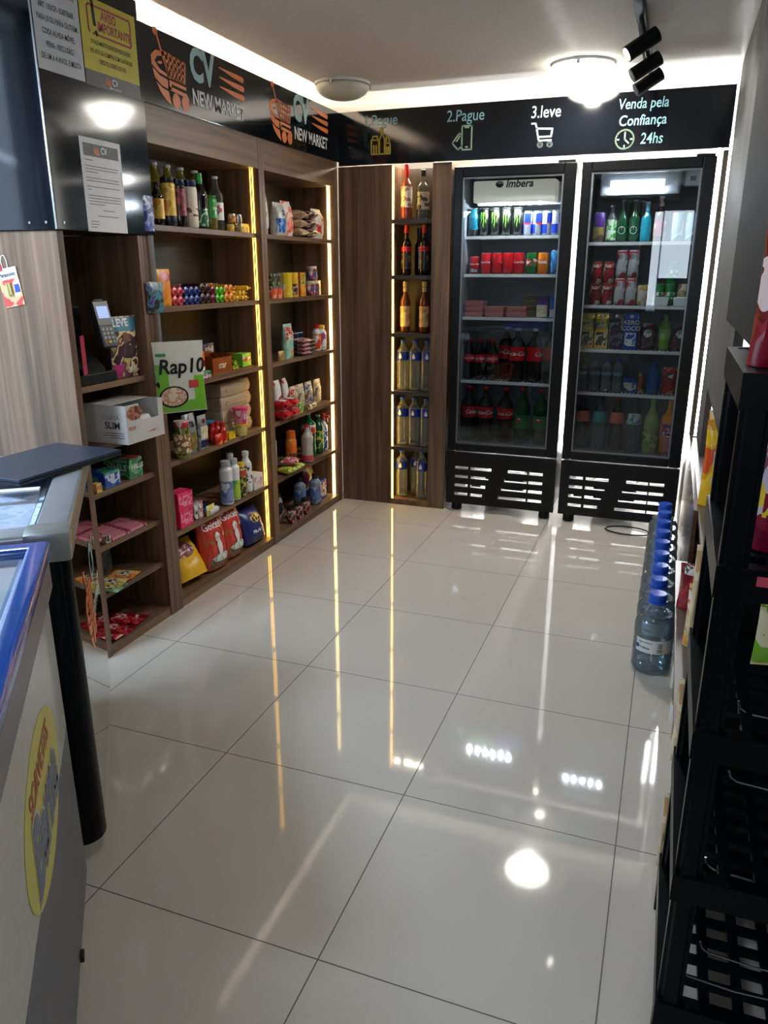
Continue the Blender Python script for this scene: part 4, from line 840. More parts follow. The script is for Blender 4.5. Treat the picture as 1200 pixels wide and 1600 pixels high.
# ---- far bay, top shelf: rice and flour bags
M_wbag = printed('white_pack_a', [(226, 220, 210), (226, 220, 210), (196, 120, 80), (220, 180, 160)], 20); M_wbag2 = printed('white_pack_b', [(226, 222, 216), (226, 222, 216), (200, 196, 190)], 16)
put('flour_bag', bag_(0.075, 0.225, 0.06, M_wbag, seed=31), 'tall white pinched flour bag at the left end of the corner bay top shelf', 'bag', (-0.865, 2.575, A1), RL)
put('rice_bag', bag_(0.105, 0.165, 0.07, M_wbag2, [(-0.048, 0.045, 0.015, 0.085, printed('blue_art', [(30, 80, 190), (60, 150, 200), (30, 60, 150)], 26)), (-0.01, 0.035, 0.095, 0.13, printed('logo_art', [(226, 226, 220), (60, 90, 120)], 40), 'ellipse')], seed=32), 'white bag with blue print beside the tall flour bag on the corner bay', 'bag', (-0.835, 2.690, A1), RL)
put('pink_bag', bag_(0.11, 0.180, 0.07, printed('pink_white', [(236, 200, 190), (226, 110, 100), (240, 222, 214)], 14), [(-0.035, 0.040, 0.02, 0.10, printed('orange_red', [(226, 80, 50), (240, 150, 80)], 24), 'ellipse')], seed=33), 'white and coral bag with orange print in the middle of the corner bay top shelf', 'bag', (-0.845, 2.800, A1), RL)
M_bean = printed('beige_beans', [(204, 176, 144), (220, 196, 166), (186, 150, 116)], 60)
def pillow(L, W, H, m, band_=None):
    def f(r):
        s = BagSurf(W, L, H, 40, gusset=False); o = bag(r, s, m)
        for v in o.data.vertices: v.co = Vector((v.co.x, v.co.z-L/2, -v.co.y+H/2+0.004))
        if band_:
            p = patch(r, s, -W*0.3, W*0.3, L*0.2, L*0.8, band_)
            for v in p.data.vertices: v.co = Vector((v.co.x, v.co.z-L/2, -v.co.y+H/2+0.004))
    return f
for k in range(3): put('bean_bag', pillow(0.16, 0.105, 0.044, M_bean, M_wbag2), '%s beige bean bag in the stack on the corner bay top shelf' % ['bottom', 'middle', 'top'][k], 'bag', (-0.855, 2.915, A1+0.046*k), RL+0.1*k, 'stack of beige bean bags')
M_bk = printed('black_bean', [(60, 44, 40), (226, 214, 200), (130, 40, 50)], 20)
for k in range(3): put('dark_bean_bag', pillow(0.16, 0.095, 0.046, M_bk, printed('maroon_band', [(130, 40, 50), (150, 60, 60)], 20)), '%s dark bag with maroon band in the stack on the corner bay top shelf' % ['bottom', 'middle', 'top'][k], 'bag', (-0.85, 3.048, A1+0.048*k), RL-0.1*k, 'stack of dark bean bags', 'bean_bag')
put('sugar_bag', bag_(0.125, 0.165, 0.08, plain('white_film', (230, 224, 214), 0.3), [(-0.045, -0.005, 0.03, 0.08, M_red), (0.005, 0.05, 0.08, 0.14, printed('ring_art', [(220, 120, 60), (226, 60, 60), (230, 224, 214)], 40), 'ellipse')], seed=36), 'rounded white bag with red squares at the right end of the corner bay top shelf', 'bag', (-0.845, 3.185, A1), RL)
# second shelf: tins and canisters
def tin(R, H, m, lid=None, lab=None, lz=(0.2, 0.8)):
    def f(r):
        pr = [(R, 0), (R*1.01, 0.003), (R, 0.006), (R, H-0.006), (R*1.01, H-0.003), (R*1.01, H)]
        finish('tin_body', lathe(pr, 24), m, r, True)
        finish('lid', lathe([(R*1.03, H-0.010), (R*1.03, H+0.001), (R*0.97, H+0.002)], 24), lid or M_silver, r, True)
        if lab: finish('label_band', band([(R, 0), (R, H)], lz[0]*H, lz[1]*H, 0.0006), lab, r, True)
    return f
for k, (y, x) in enumerate(((2.600, -0.84), (2.662, -0.84))):
    put('orange_tin', tin(0.029, 0.062, printed('orange_tin', [(224, 96, 50), (240, 160, 120), (214, 80, 40)], 26)), '%s low orange tin beneath the olive tins on the corner bay second shelf' % ['left', 'right'][k], 'tin', (x, y, A2), RL, 'low orange tins')
    put('olive_tin', tin(0.029, 0.060, printed('olive_tin', [(70, 70, 40), (150, 150, 90), (50, 50, 30)], 30)), '%s olive green tin stacked on an orange tin on the corner bay second shelf' % ['left', 'right'][k], 'tin', (x, y, A2+0.066), RL, 'olive green tins')
put('milk_powder_tin', tin(0.041, 0.130, plain('milk_yellow', (236, 196, 34), 0.3), plain('yellow_lid', (240, 205, 60), 0.35), printed('milk_art', [(236, 196, 34), (236, 196, 34), (240, 230, 190)], 24), (0.05, 0.55)), 'large bright yellow tin in the middle of the corner bay second shelf', 'tin', (-0.845, 2.765, A2), RL)
put('cocoa_tin', tin(0.032, 0.130, plain('cocoa_yellow', (226, 180, 40), 0.3), M_yellow, printed('cocoa_art', [(60, 40, 40), (200, 160, 120), (90, 50, 30)], 30), (0.08, 0.55)), 'slim yellow canister with dark brown picture beside the large yellow tin', 'tin', (-0.85, 2.870, A2), RL)
put('red_carton', box_(0.045, 0.07, 0.130, printed('red_carton', [(190, 40, 40), (210, 80, 60)], 16)), 'narrow red carton between the yellow canister and the orange carton', 'box', (-0.875, 2.935, A2), RL)
put('orange_carton', box_(0.070, 0.07, 0.132, printed('orange_carton', [(240, 150, 40), (244, 180, 80), (226, 120, 30)], 12), panel=printed('or_art', [(240, 150, 40), (90, 160, 70), (240, 190, 90)], 26), pz=(0.5, 0.9)), 'orange carton with small green print on the corner bay second shelf', 'box', (-0.85, 3.010, A2), RL)
M_jam = printed('jam', [(110, 40, 40), (150, 90, 80), (190, 170, 160)], 26)
for k, (y, z) in enumerate(((3.095, 0), (3.160, 0), (3.130, 0.084))):
    put('jam_jar', lambda r: jar(r, 0.031, 0.082, M_jam, plain('cream_lid', (226, 220, 206), 0.4), printed('jam_label', [(60, 90, 150), (200, 70, 80), (226, 220, 210)], 30)), ['left lower dark jam jar with cream lid', 'right lower dark jam jar with cream lid', 'upper dark jam jar with cream lid'][k]+' on the corner bay second shelf', 'jar', (-0.85, y, A2+z), RL, 'dark jam jars')
put('small_yellow_box', box_(0.035, 0.04, 0.085, printed('cream_yellow', [(230, 214, 150), (220, 190, 90)], 26)), 'small pale yellow box at the right end of the corner bay second shelf', 'box', (-0.85, 3.235, A2), RL)
# third shelf
put('green_pouch', bag_(0.100, 0.190, 0.05, printed('pouch_green', [(150, 200, 176), (170, 210, 190), (140, 186, 160)], 8), [(-0.045, 0.045, 0.105, 0.175, printed('red_stripe', [(196, 60, 60), (226, 214, 200), (196, 60, 60)], 36)), (0.0, 0.045, 0.01, 0.05, printed('orange_art', [(226, 120, 50), (226, 180, 80)], 40))], seed=41), 'upright pale green pouch with red striped top on the corner bay third shelf', 'bag', (-0.825, 2.735, A3), RL)
put('gold_pouch', bag_(0.06, 0.05, 0.03, printed('gold_pack', [(170, 130, 60), (210, 180, 110)], 40), nx=8, nz=8), 'small gold packet at the left end of the corner bay third shelf', 'sachet', (-0.82, 2.640, A3), RL)
for k, y in enumerate((2.865, 2.925, 2.985, 3.045)):
    put('cleaner_bottle', simple_bottle(0.024, 0.128, M_wplast, M_navy, M_navy, (0.70, 0.92), neck=0.019, sh=0.9, nh=0.96), '%s small white bottle with navy top behind the flat packs on the third shelf' % NTH[k], 'bottle', (-0.905, y, A3), RL, 'small navy topped bottles')
M_tissue = printed('tissue_pack', [(226, 220, 214), (190, 50, 60), (226, 220, 214), (60, 50, 60)], 26)
for k in range(4):
    put('tissue_pack', pillow(0.10, 0.16, 0.022, M_tissue), '%s white and red flat pack, counting upward, in the corner bay third shelf stack' % ['lowest', 'second', 'third', 'topmost'][k], 'pack', (-0.83, 2.945, A3+0.0225*k), RL, 'stack of white and red flat packs')
put('red_spray_bottle', simple_bottle(0.026, 0.160, M_wplast, M_red, printed('red_orange_label', [(214, 60, 40), (240, 140, 60), (226, 226, 220)], 24), (0.1, 0.65), neck=0.015, sh=0.7, nh=0.84, caph=0.14), 'white bottle with red and orange label on the corner bay third shelf', 'bottle', (-0.84, 3.150, A3), RL)
put('yellow_cap_bottle', simple_bottle(0.030, 0.152, M_wplast, M_yellow, printed('violet_label', [(226, 226, 226), (120, 80, 160), (220, 60, 60)], 24), (0.1, 0.7), neck=0.017, sh=0.72, nh=0.86, caph=0.14), 'white bottle with yellow cap and violet print near the light strip of the corner bay', 'bottle', (-0.845, 3.232, A3), RL)
# fourth shelf
M_rw = printed('red_white_film', [(206, 30, 44), (220, 60, 70), (180, 20, 34)], 18, 0.25)
for k, (y, z, x) in enumerate(((2.602, 0, -0.815), (2.696, 0, -0.815), (2.604, 0.054, -0.82), (2.698, 0.054, -0.82))):
    put('red_pack', pillow(0.13, 0.082, 0.050, M_rw, M_wbag2), ['lower left', 'lower right', 'upper left', 'upper right'][k]+' red film pack with white ends on the corner bay fourth shelf', 'pack', (x, y, A4+z), RL+0.06*k, 'red film packs')
for k, y in enumerate((2.620, 2.715)):
    put('white_pack', bag_(0.075, 0.105, 0.035, printed('white_red_film', [(230, 224, 220), (230, 224, 220), (206, 30, 44)], 18), seed=46), '%s upright white pack standing on top of the red film packs' % ['left', 'right'][k], 'pack', (-0.84, y, A4+0.110), RL+0.2*k, 'upright white packs', None, -0.1)
put('green_sachet', bag_(0.055, 0.060, 0.025, printed('lime_sachet', [(120, 170, 60), (210, 220, 160), (90, 140, 40)], 30), nx=8, nz=8), 'small lime green sachet before the pouches on the corner bay fourth shelf', 'sachet', (-0.805, 2.830, A4), RL)
for k, (y, c) in enumerate(((2.850, (200, 60, 70)), (2.945, (200, 190, 170)), (3.060, (90, 100, 160)), (3.185, (210, 170, 110)))):
    put('food_pouch%d' % k, bag_(0.095, 0.150, 0.04, printed('pouch%d' % k, [(206, 186, 150), c, (226, 214, 190), (150, 110, 80)], 22), [(-0.03, 0.03, 0.03, 0.08, printed('pouchart%d' % k, [c, (226, 214, 190)], 30), 'ellipse')], seed=50+k), ['beige pouch with red print, first of four on the corner bay fourth shelf', 'cream pouch, second of four on the corner bay fourth shelf', 'beige pouch with blue-violet print on the corner bay fourth shelf', 'tan pouch with orange print next to the light strip on the corner bay fourth shelf'][k], 'pouch', (-0.865, y, A4), RL, None, 'food_pouch')
put('cracker_pack', biscuit(0.13, 0.018, printed('tan_pack', [(190, 150, 100), (60, 40, 30), (220, 200, 160)], 26)), 'tan cracker roll lying before the pouches on the corner bay fourth shelf', 'biscuits', (-0.80, 2.965, A4), 0.15, None, 'cracker_roll')
# fifth shelf: cleaners
put('towel_pack', lambda r: (finish('towel_roll', lathe([(0.048, 0), (0.052, 0.01), (0.052, 0.18), (0.047, 0.19)], 24), plain('towel_white', (214, 206, 190), 0.8), r, True), finish('label_band', band([(0.052, 0.01), (0.052, 0.18)], 0.02, 0.085, 0.001), printed('navy_band', [(22, 26, 60), (22, 26, 60), (200, 200, 210)], 26), r, True)), 'cream paper roll with navy band at the left end of the corner bay fifth shelf', 'roll', (-0.930, 2.640, A5), RL)
put('insect_spray', lambda r: (finish('can_body', lathe([(0.030, 0), (0.033, 0.005), (0.033, 0.155), (0.026, 0.172)], 24), printed('spray_orange', [(236, 110, 30), (240, 130, 50), (244, 180, 60)], 12), r, True), finish('cap', lathe([(0.026, 0.172), (0.028, 0.176), (0.026, 0.215), (0.018, 0.22)], 20), M_orp, r, True), text('SBP', 0.042, M_bink, r, Matrix.Translation((0, 0, 0.07)), 0.03, wrap=0.033)), 'orange insect spray can lettered SBP on the corner bay fifth shelf', 'spray can', (-0.86, 2.800, A5), RL-0.5)
put('bleach_bottle', simple_bottle(0.037, 0.228, plain('milky_plastic', (196, 190, 186), 0.25), M_red, plain('soft_red_label', (206, 70, 80), 0.4), (0.05, 0.2), neck=0.015, sh=0.66, nh=0.86, waist=0.1), 'milky bottle with red cap and low red label on the corner bay fifth shelf', 'bottle', (-0.825, 2.945, A5), RL)
put('guarana_bottle', simple_bottle(0.046, 0.285, plain('green_pet', (18, 96, 54), 0.08, 0, 0.5), M_wplast, printed('cleaner_label', [(214, 40, 50), (226, 220, 220), (30, 120, 70)], 16), (0.54, 0.74), neck=0.014, sh=0.72, nh=0.9, waist=0.08), 'large green bottle with red and white label on the corner bay fifth shelf', 'bottle', (-0.87, 3.060, A5), RL, None, 'cleaner_bottle')
put('pine_bottle', simple_bottle(0.034, 0.250, plain('deep_green_pet', (16, 80, 50), 0.1, 0, 0.4), plain('pale_green_cap', (140, 170, 140), 0.4), printed('pine_label', [(40, 120, 70), (200, 200, 80), (20, 80, 50)], 24), (0.15, 0.6), neck=0.014, sh=0.7, nh=0.86), 'deep green slim bottle with pale cap beside the large green bottle', 'bottle', (-0.86, 3.180, A5), RL, None, 'cleaner_bottle')
put('trigger_bottle', lambda r: (bottle(r, 0.026, 0.245, printed('blue_white_body', [(40, 80, 170), (220, 220, 230), (60, 110, 190)], 24), plain('red_trigger', (200, 60, 60), 0.4), None, neck=0.011, sh=0.66, nh=0.8, caph=0.16), finish('trigger', B((-0.006, 0.006, -0.04, 0, 0.218, 0.232), (-0.004, 0.004, -0.03, -0.024, 0.19, 0.218)), plain('red_trigger', (200, 60, 60), 0.4), r)), 'blue and white spray bottle with red trigger at the right end of the corner bay', 'bottle', (-0.855, 3.255, A5), RL)
M_yb = printed('yellow_green_pack', [(220, 200, 70), (120, 170, 50), (230, 220, 130)], 26)
for k, (y, z, m) in enumerate(((2.640, 0, M_yb), (2.735, 0, M_yb), (2.680, 0.042, printed('pink_pack_b', [(216, 90, 120), (226, 200, 190), (200, 60, 90)], 26)))):
    put('sponge_pack%d' % (k == 2), pillow(0.10, 0.095, 0.040, m), ['left yellow and green pack lying in front of the paper roll', 'right yellow and green pack lying in front of the insect spray', 'pink and white pack lying on top of the yellow packs'][k], 'pack', (-0.81, y, A5+z), RL+0.2*k-0.1, 'soft packs on the corner bay fifth shelf', 'sponge_pack')
# bottom shelf
ZB = 0.045
for k, y in enumerate((2.650, 2.745, 2.845)):
    put('glue_jar', lambda r: jar(r, 0.030, 0.098, printed('jar_print', [(60, 40, 40), (206, 70, 60), (210, 190, 180), (110, 90, 90)], 30), M_bink), '%s black lidded jar with red and white label on the corner bay bottom shelf' % NTH[k], 'jar', (-0.80, y, ZB), RL, 'black lidded jars')
put('tall_pack', bag_(0.10, 0.165, 0.05, printed('black_white_pack', [(40, 38, 40), (190, 186, 180), (90, 84, 80)], 18), seed=60), 'black and white pack leaning behind the black lidded jars', 'pack', (-0.90, 2.690, ZB+0.006), RL, None, None, -0.15)
M_sil = printed('silver_blue', [(130, 146, 170), (160, 172, 190), (90, 110, 150)], 10, 0.2)
for k, (y, x) in enumerate(((2.945, -0.885), (3.050, -0.83))):
    put('detergent_bottle', simple_bottle(0.037, 0.200, M_sil, M_bink, printed('det_label', [(90, 120, 180), (170, 186, 210)], 14), (0.15, 0.6), neck=0.016, sh=0.72, nh=0.84, caph=0.16), ['rear', 'front'][k]+' silver-blue bottle with black cap on the corner bay bottom shelf', 'bottle', (x, y, ZB), RL, 'silver-blue bottles')
put('washing_box', box_(0.095, 0.06, 0.130, printed('omo_blue', [(34, 60, 150), (40, 80, 180)], 12), panel=printed('wash_art', [(34, 60, 150), (226, 226, 230), (200, 60, 60)], 26), pz=(0.15, 0.85)), 'blue washing powder box on the corner bay bottom shelf', 'box', (-0.825, 3.165, ZB), RL)
put('washing_bag', bag_(0.125, 0.215, 0.07, printed('multi_bag', [(60, 100, 180), (226, 226, 226), (220, 90, 50), (60, 150, 80), (200, 60, 110)], 14), seed=62), 'tall multicoloured washing powder bag at the right end of the bottom shelf', 'bag', (-0.945, 3.205, ZB+0.006), RL, None, None, -0.1)

# ---- payment nook and dark lower shelves of the nearest bay
def stand(r):
    finish('base_block', B((-0.113, 0.113, 0.0, 0.17, 0, 0.040), bevel=0.004), M_blackm, r)
    bm = B((-0.10, 0.06, 0.10, 0.112, 0.040, 0.275), bevel=0.002); finish('back_plate', bm, M_black, r)
    bm = bmesh.new(); vs = box(bm, -0.05, 0.075, 0.02, 0.10, 0.040, 0.05)
    for v in vs:
        if v.co.y > 0.05 and v.co.z > 0.045: v.co.z = 0.125
    finish('wedge', bm, M_blackm, r)
put('payment_stand', stand, 'black payment stand holding the card machine in the nook at left', 'stand', (-0.795, 1.127, 1.066), RL)
def machine(r):
    M_cm = plain('charcoal_plastic', (40, 42, 46), 0.35)
    finish('machine_body', B((-0.036, 0.036, 0, 0.026, 0, 0.175), bevel=0.006), M_cm, r)
    finish('top_bezel', B((-0.034, 0.034, -0.003, 0.0, 0.082, 0.170), bevel=0.001), plain('grey_bezel', (104, 108, 112), 0.35), r)
    finish('screen', B((-0.025, 0.025, -0.0045, -0.003, 0.108, 0.152)), emit('lit_screen', (140, 160, 214), 0.7), r)
    for j in range(4):
        for i in range(3):
            finish('key', B((-0.024+0.018*i, -0.011+0.018*i, -0.002, 0, 0.016+0.0155*j, 0.026+0.0155*j)), plain('key_grey', (150, 150, 146), 0.4) if j else [plain('key_red', (170, 70, 60), 0.4), plain('key_yellow', (206, 170, 70), 0.4), plain('key_green', (90, 140, 110), 0.4)][i], r)
    finish('paper_slot', B((-0.020, 0.020, 0.002, 0.018, 0.175, 0.178)), M_bink, r)
put('card_machine', machine, 'charcoal card payment machine with lit screen leaning on the black stand', 'card machine', (-0.770, 1.195, 1.195), RL-0.15, None, None, -0.25)
def snack(r):
    s = BagSurf(0.155, 0.235, 0.03, 71, gusset=False)
    bag(r, s, printed('snack_base', [(200, 176, 110), (120, 60, 90), (226, 206, 150), (70, 40, 50)], 18), nx=16, nz=20)
    patch(r, s, -0.075, 0.075, 0.180, 0.230, plain('teal_top', (60, 130, 160), 0.4), 'teal_header', 10)
    text('LEVE', 0.040, M_wink, r, Matrix.Translation((-0.018, 0, 0.210)), 0.03, surf=s.y, off=0.002)
    patch(r, s, -0.04, 0.06, 0.075, 0.125, printed('dark_choc', [(50, 30, 40), (70, 40, 50)], 20), 'chocolate_print', 8, 'ellipse', off=0.002)
    patch(r, s, -0.02, 0.02, 0.135, 0.175, M_brown, 'cookie_print', 8, 'ellipse', off=0.002)
    patch(r, s, -0.074, -0.028, 0.006, 0.055, plain('magenta_tag', (190, 50, 120), 0.4), 'price_tag', 6, off=0.002)
    text('39,95', 0.030, M_wink, r, Matrix.Translation((0.025, 0, 0.03)), 0.02, surf=s.y, off=0.002, sx=0.8)
put('promo_bag', snack, 'tall chocolate snack bag with teal LEVE heading behind the card machine', 'bag', (-0.815, 1.3195, 1.066), RL-0.05)
rd = put('red_flyer', lambda r: finish('sheet', B((-0.03, 0.03, 0, 0.0015, 0, 0.14)), plain('faded_red_sheet', (180, 50, 74), 0.5), r), 'red flyer sheet standing at the left inside the payment nook', 'flyer', (-0.79, 1.035, 1.180), RL+0.5)
rd.location.z = 1.1075; rd.location.y = 1.065
def ecobox(r):
    M_c = plain('white_carton', (206, 202, 198), 0.6)
    finish('carton', B((-0.115, 0.115, 0, 0.003, 0, 0.080), (-0.115, -0.035, 0, 0.003, 0.080, 0.148), (0.085, 0.115, 0, 0.003, 0.080, 0.148), (-0.115, -0.112, 0.003, 0.197, 0, 0.148), (0.112, 0.115, 0.003, 0.197, 0, 0.148), (-0.115, 0.115, 0.197, 0.20, 0, 0.148), (-0.112, 0.112, 0.003, 0.197, 0, 0.003), (-0.112, 0.112, 0.07, 0.197, 0.146, 0.149)), M_c, r)
    side = frame((-0.1155, 0.10, 0.07), (0, -1, 0), (0, 0, 1))
    text('LINHA', 0.028, plain('pale_grey_ink', (150, 150, 152), 0.5), r, side @ Matrix.Translation((0.03, 0.032, 0)), 0.0); text('SLIM', 0.036, M_gri, r, side @ Matrix.Translation((0.035, 0.0, 0)), 0.02)
    strokes([[(0.0, -0.028), (0.085, -0.028)], [(-0.01, -0.037), (0.085, -0.037)], [(0.02, -0.046), (0.085, -0.046)]], 0.002, M_gri, r, side, 'fine_print', 0.0004)
    text('eco', 0.030, plain('terracotta_ink', (190, 110, 90), 0.5), r, FRONT(-0.085, -0.0004, 0.062), 0.01); text('embalagem', 0.012, M_orp, r, FRONT(0.04, -0.0004, 0.032), 0.0)
    poly([ell(-0.065, 0.115, 0.046, 0.027, 24)], printed('skin_photo', [(150, 90, 70), (190, 130, 100), (120, 60, 50)], 30), r, FRONT(0, -0.0004, 0), 'photo_print')
    s = finish('pouch', lathe([(0.0, -0.034), (0.030, -0.028), (0.042, -0.006), (0.042, 0.006), (0.028, 0.03)], 20), M_wink, r, True)
    s.location = (0.03, 0.03, 0.062); s.scale = (1, 0.5, 1)
    poly([rect(0.1149, 0.1151, 0, 0.148)], M_orp, r, FRONT(0, 0, 0), 'orange_edge')
    finish('orange_side', B((0.115, 0.1158, 0.01, 0.19, 0.012, 0.14)), M_orp, r)
put('eco_box', ecobox, 'open white dispenser box reading LINHA SLIM and eco, jutting out below the card machine', 'box', (-0.700, 1.262, 0.835), RL)
put('cash_tray', lambda r: finish('tray', B((-0.15, 0.15, 0, 0.20, 0, 0.04), bevel=0.004), M_blackm, r), 'low black drawer box standing beneath the nook shelf, behind the white dispenser box', 'box', (-0.925, 1.20, 0.835), RL)
M_hg = printed('dark_green_box', [(16, 60, 44), (20, 76, 54), (12, 46, 36)], 10)
put('mint_box', lambda r: (carton(r, 0.085, 0.13, 0.078, printed('green_mint', [(60, 130, 80), (120, 180, 130), (30, 90, 60)], 20)), finish('open_lid', B((-0.042, 0.042, 0.0, 0.10, 0.0795, 0.081)), printed('red_lid', [(190, 60, 50), (150, 150, 140), (40, 80, 60)], 20), r), text('HALLS', 0.026, M_wink, r, FRONT(0.008, -0.001, 0.045), 0.03, 0.1), text('HALLS', 0.034, M_lgrey, r, frame((-0.0432, 0.06, 0.045), (0, -1, 0), (0, 0, 1)), 0.03, 0.1)), 'green mint box lettered HALLS on the upper dark shelf at left', 'box', (-0.80, 1.300, 0.662), RL)
put('gum_box', lambda r: carton(r, 0.09, 0.10, 0.062, printed('rainbow_gum', [(30, 70, 170), (60, 130, 200), (90, 180, 120), (30, 50, 130)], 14), panel=printed('gum_art', [(40, 80, 180), (200, 210, 230), (30, 60, 150)], 20), pz=(0.15, 0.85)), 'bright blue gum box beside the green mint box on the upper dark shelf', 'box', (-0.795, 1.150, 0.662), RL)
put('matchbox', box_(0.030, 0.03, 0.036, printed('match', [(226, 190, 110), (200, 110, 70)], 40)), 'tiny orange and cream box in front of the blue gum box', 'box', (-0.785, 1.060, 0.662), RL)
put('small_green_box', box_(0.045, 0.05, 0.055, M_hg), 'small dark green box at the left end of the upper dark shelf', 'box', (-0.80, 1.035-0.01, 0.663), RL, None, None, 0) if False else None
for k in range(12):
    r_, c_ = k % 6, k//6
    put('chocolate_bar', lambda r: (finish('wrapper', B((-0.052, 0.052, -0.011, 0.011, 0, 0.014), bevel=0.003), M_pinkp, r), finish('end_print', B((0.030, 0.0525, -0.0113, 0.0113, 0.001, 0.0145)), printed('bar_end', [(226, 206, 206), (160, 60, 90)], 40), r)), 'pink chocolate bar, %s from the front in the %s column of the pink row' % (['first', 'second', 'third', 'fourth', 'fifth', 'sixth'][r_], ['left', 'right'][c_]), 'chocolate bar', (-0.800-0.025*r_, 1.155+0.112*c_+0.006*r_, 0.450), RL, 'rows of pink chocolate bars')
put('bar_display', box_(0.03, 0.05, 0.030, printed('beige_end', [(196, 180, 150), (60, 50, 50), (220, 210, 190)], 40)), 'small beige box at the left of the pink chocolate bars', 'box', (-0.79, 1.082, 0.450), RL)
put('pink_packet', pillow(0.10, 0.078, 0.03, printed('pink_film', [(196, 100, 130), (220, 140, 160), (170, 70, 100)], 16)), 'pink film packet left of the chocolate bars', 'packet', (-0.85, 1.053, 0.450), RL)
M_sach = printed('sachet_yellow', [(206, 190, 90), (190, 150, 70), (226, 214, 140)], 26)
for k, (x, y, m, c) in enumerate(((-0.835, 1.200, printed('sachet_orange', [(226, 140, 60), (210, 110, 50), (236, 170, 90)], 20), 'orange'), (-0.82, 1.105, M_sach, 'yellow'), (-0.80, 1.070, printed('sachet_green', [(120, 160, 110), (150, 190, 140), (80, 120, 80)], 20), 'pale green'))):
    put('juice_sachet%d' % k, pillow(0.11, 0.09, 0.012, m, printed('sachet_art', [(226, 220, 190), (40, 40, 40), (226, 220, 190)], 40)), '%s juice sachet lying on the third dark shelf of the nearest bay' % c, 'sachet', (x, y, 0.256+0.004*(2-k) if k else 0.256), RL+0.2, None, 'juice_sachet')
for k, y in enumerate((1.110, 1.205)):
    put('dark_sachet', bag_(0.08, 0.11, 0.03, printed('dark_sach', [(44, 60, 60), (60, 90, 86), (130, 50, 50)], 20), seed=80), '%s dark teal sachet standing at the back of the third dark shelf' % ['left', 'right'][k], 'sachet', (-0.93, y, 0.256), RL, 'dark teal sachets')
M_rs = printed('red_sachet', [(150, 24, 34), (190, 60, 64), (120, 16, 28)], 20, 0.2)
for k, (x, y, z) in enumerate(((-0.835, 1.225, 0), (-0.815, 1.120, 0), (-0.86, 1.180, 0.017), (-0.83, 1.088, 0.017))):
    put('red_sachet', pillow(0.11, 0.095, 0.014, M_rs, printed('red_art', [(190, 60, 64), (226, 200, 190), (120, 16, 28)], 36)), ['front right', 'front middle', 'upper right', 'upper left'][k]+' glossy red sachet on the lowest dark shelf at left', 'sachet', (x, y, 0.045+z), RL+0.15*k, 'glossy red sachets')
put('small_red_packet', pillow(0.06, 0.05, 0.02, printed('red_gold', [(190, 40, 60), (220, 150, 90)], 30)), 'little red and gold packet at the front edge of the lowest dark shelf', 'packet', (-0.795, 1.055, 0.045), RL)
# battery card on the side of the nearest bay
bc = thing('battery_card', 'white and red battery card hanging by a loop on the wood side panel at left', 'battery pack', (-0.985, 0.9765, 1.350), 0, None, 0, -0.16)
finish('card', B((-0.045, 0.045, -0.002, 0, 0, 0.130), bevel=0.0008), printed('battery_card', [(190, 60, 60), (200, 160, 110), (214, 206, 196)], 16), bc)
finish('card_header', B((-0.045, 0.045, -0.0032, -0.002, 0.092, 0.130)), plain('card_white', (214, 212, 210), 0.5), bc)
text('Panasonic', 0.019, M_bink, bc, FRONT(0.0, -0.0034, 0.108), 0.02)
finish('red_tag', B((-0.046, -0.016, -0.006, -0.0032, 0.124, 0.146)), M_red, bc)
for x in (-0.008, 0.004): finish('battery', tube(bmesh.new(), [(x, -0.008, 0.040), (x, -0.008, 0.080)], 0.005, 10), plain('gold_battery', (200, 180, 120), 0.3, 0.4), bc, True)
finish('blue_print', B((0.018, 0.040, -0.0030, -0.002, 0.045, 0.072)), M_blue, bc)
finish('hang_loop', tube(bmesh.new(), [(-0.012, -0.003, 0.130), (-0.014, -0.003, 0.155), (-0.006, -0.003, 0.172), (0.006, -0.003, 0.172), (0.012, -0.003, 0.155), (0.010, -0.003, 0.130)], 0.0016, 6), M_wplast, bc, True)

# ================================================================== BOTTLE NICHE
YN = 3.445
N1, N2, N3, N4, N5 = ZN
put('red_cap_bottle', simple_bottle(0.033, 0.305, plain('rose_glass', (150, 60, 50), 0.06, 0, 0.5), M_red, printed('aperitif_label', [(226, 220, 210), (226, 220, 210), (160, 120, 120)], 30), (0.22, 0.60), neck=0.013, sh=0.62, nh=0.76, caph=0.22), 'rose coloured spirit bottle with red cap and white label at the top of the niche', 'bottle', (-0.365, YN, N1), 0)
put('gin_bottle', simple_bottle(0.036, 0.272, M_cleargl, M_bink, printed('gin_label', [(214, 206, 180), (214, 206, 180), (80, 70, 60)], 30), (0.20, 0.55), neck=0.013, sh=0.64, nh=0.78, caph=0.14), 'clear spirit bottle with cream label and black cap at the top of the niche', 'bottle', (-0.262, YN, N1), 0)
def wine(r):
    bottle(r, 0.029, 0.288, M_wine, M_red, printed('wine_label_b', [(34, 24, 24), (50, 40, 40), (120, 110, 90)], 26), (0.12, 0.44), neck=0.0125, sh=0.62, nh=0.76, caph=0.16)
    finish('red_band', band(bottle_prof(0.029, 0.288, 0.0125, 0.62, 0.76), 0.135, 0.165, 0.001), M_red, r, True)
for k, x in enumerate((-0.363, -0.250)): put('wine_bottle', wine, '%s dark wine bottle with red cap and red shoulder band in the niche' % ['left', 'right'][k], 'bottle', (x, YN, N2), 0, 'red capped wine bottles')
put('plain_wine_bottle', simple_bottle(0.028, 0.272, M_wine, M_navy, None, neck=0.0125, sh=0.62, nh=0.76, caph=0.14), 'plain dark wine bottle standing behind the two red capped ones', 'bottle', (-0.305, YN+0.075, N2), 0, None, 'wine_bottle')
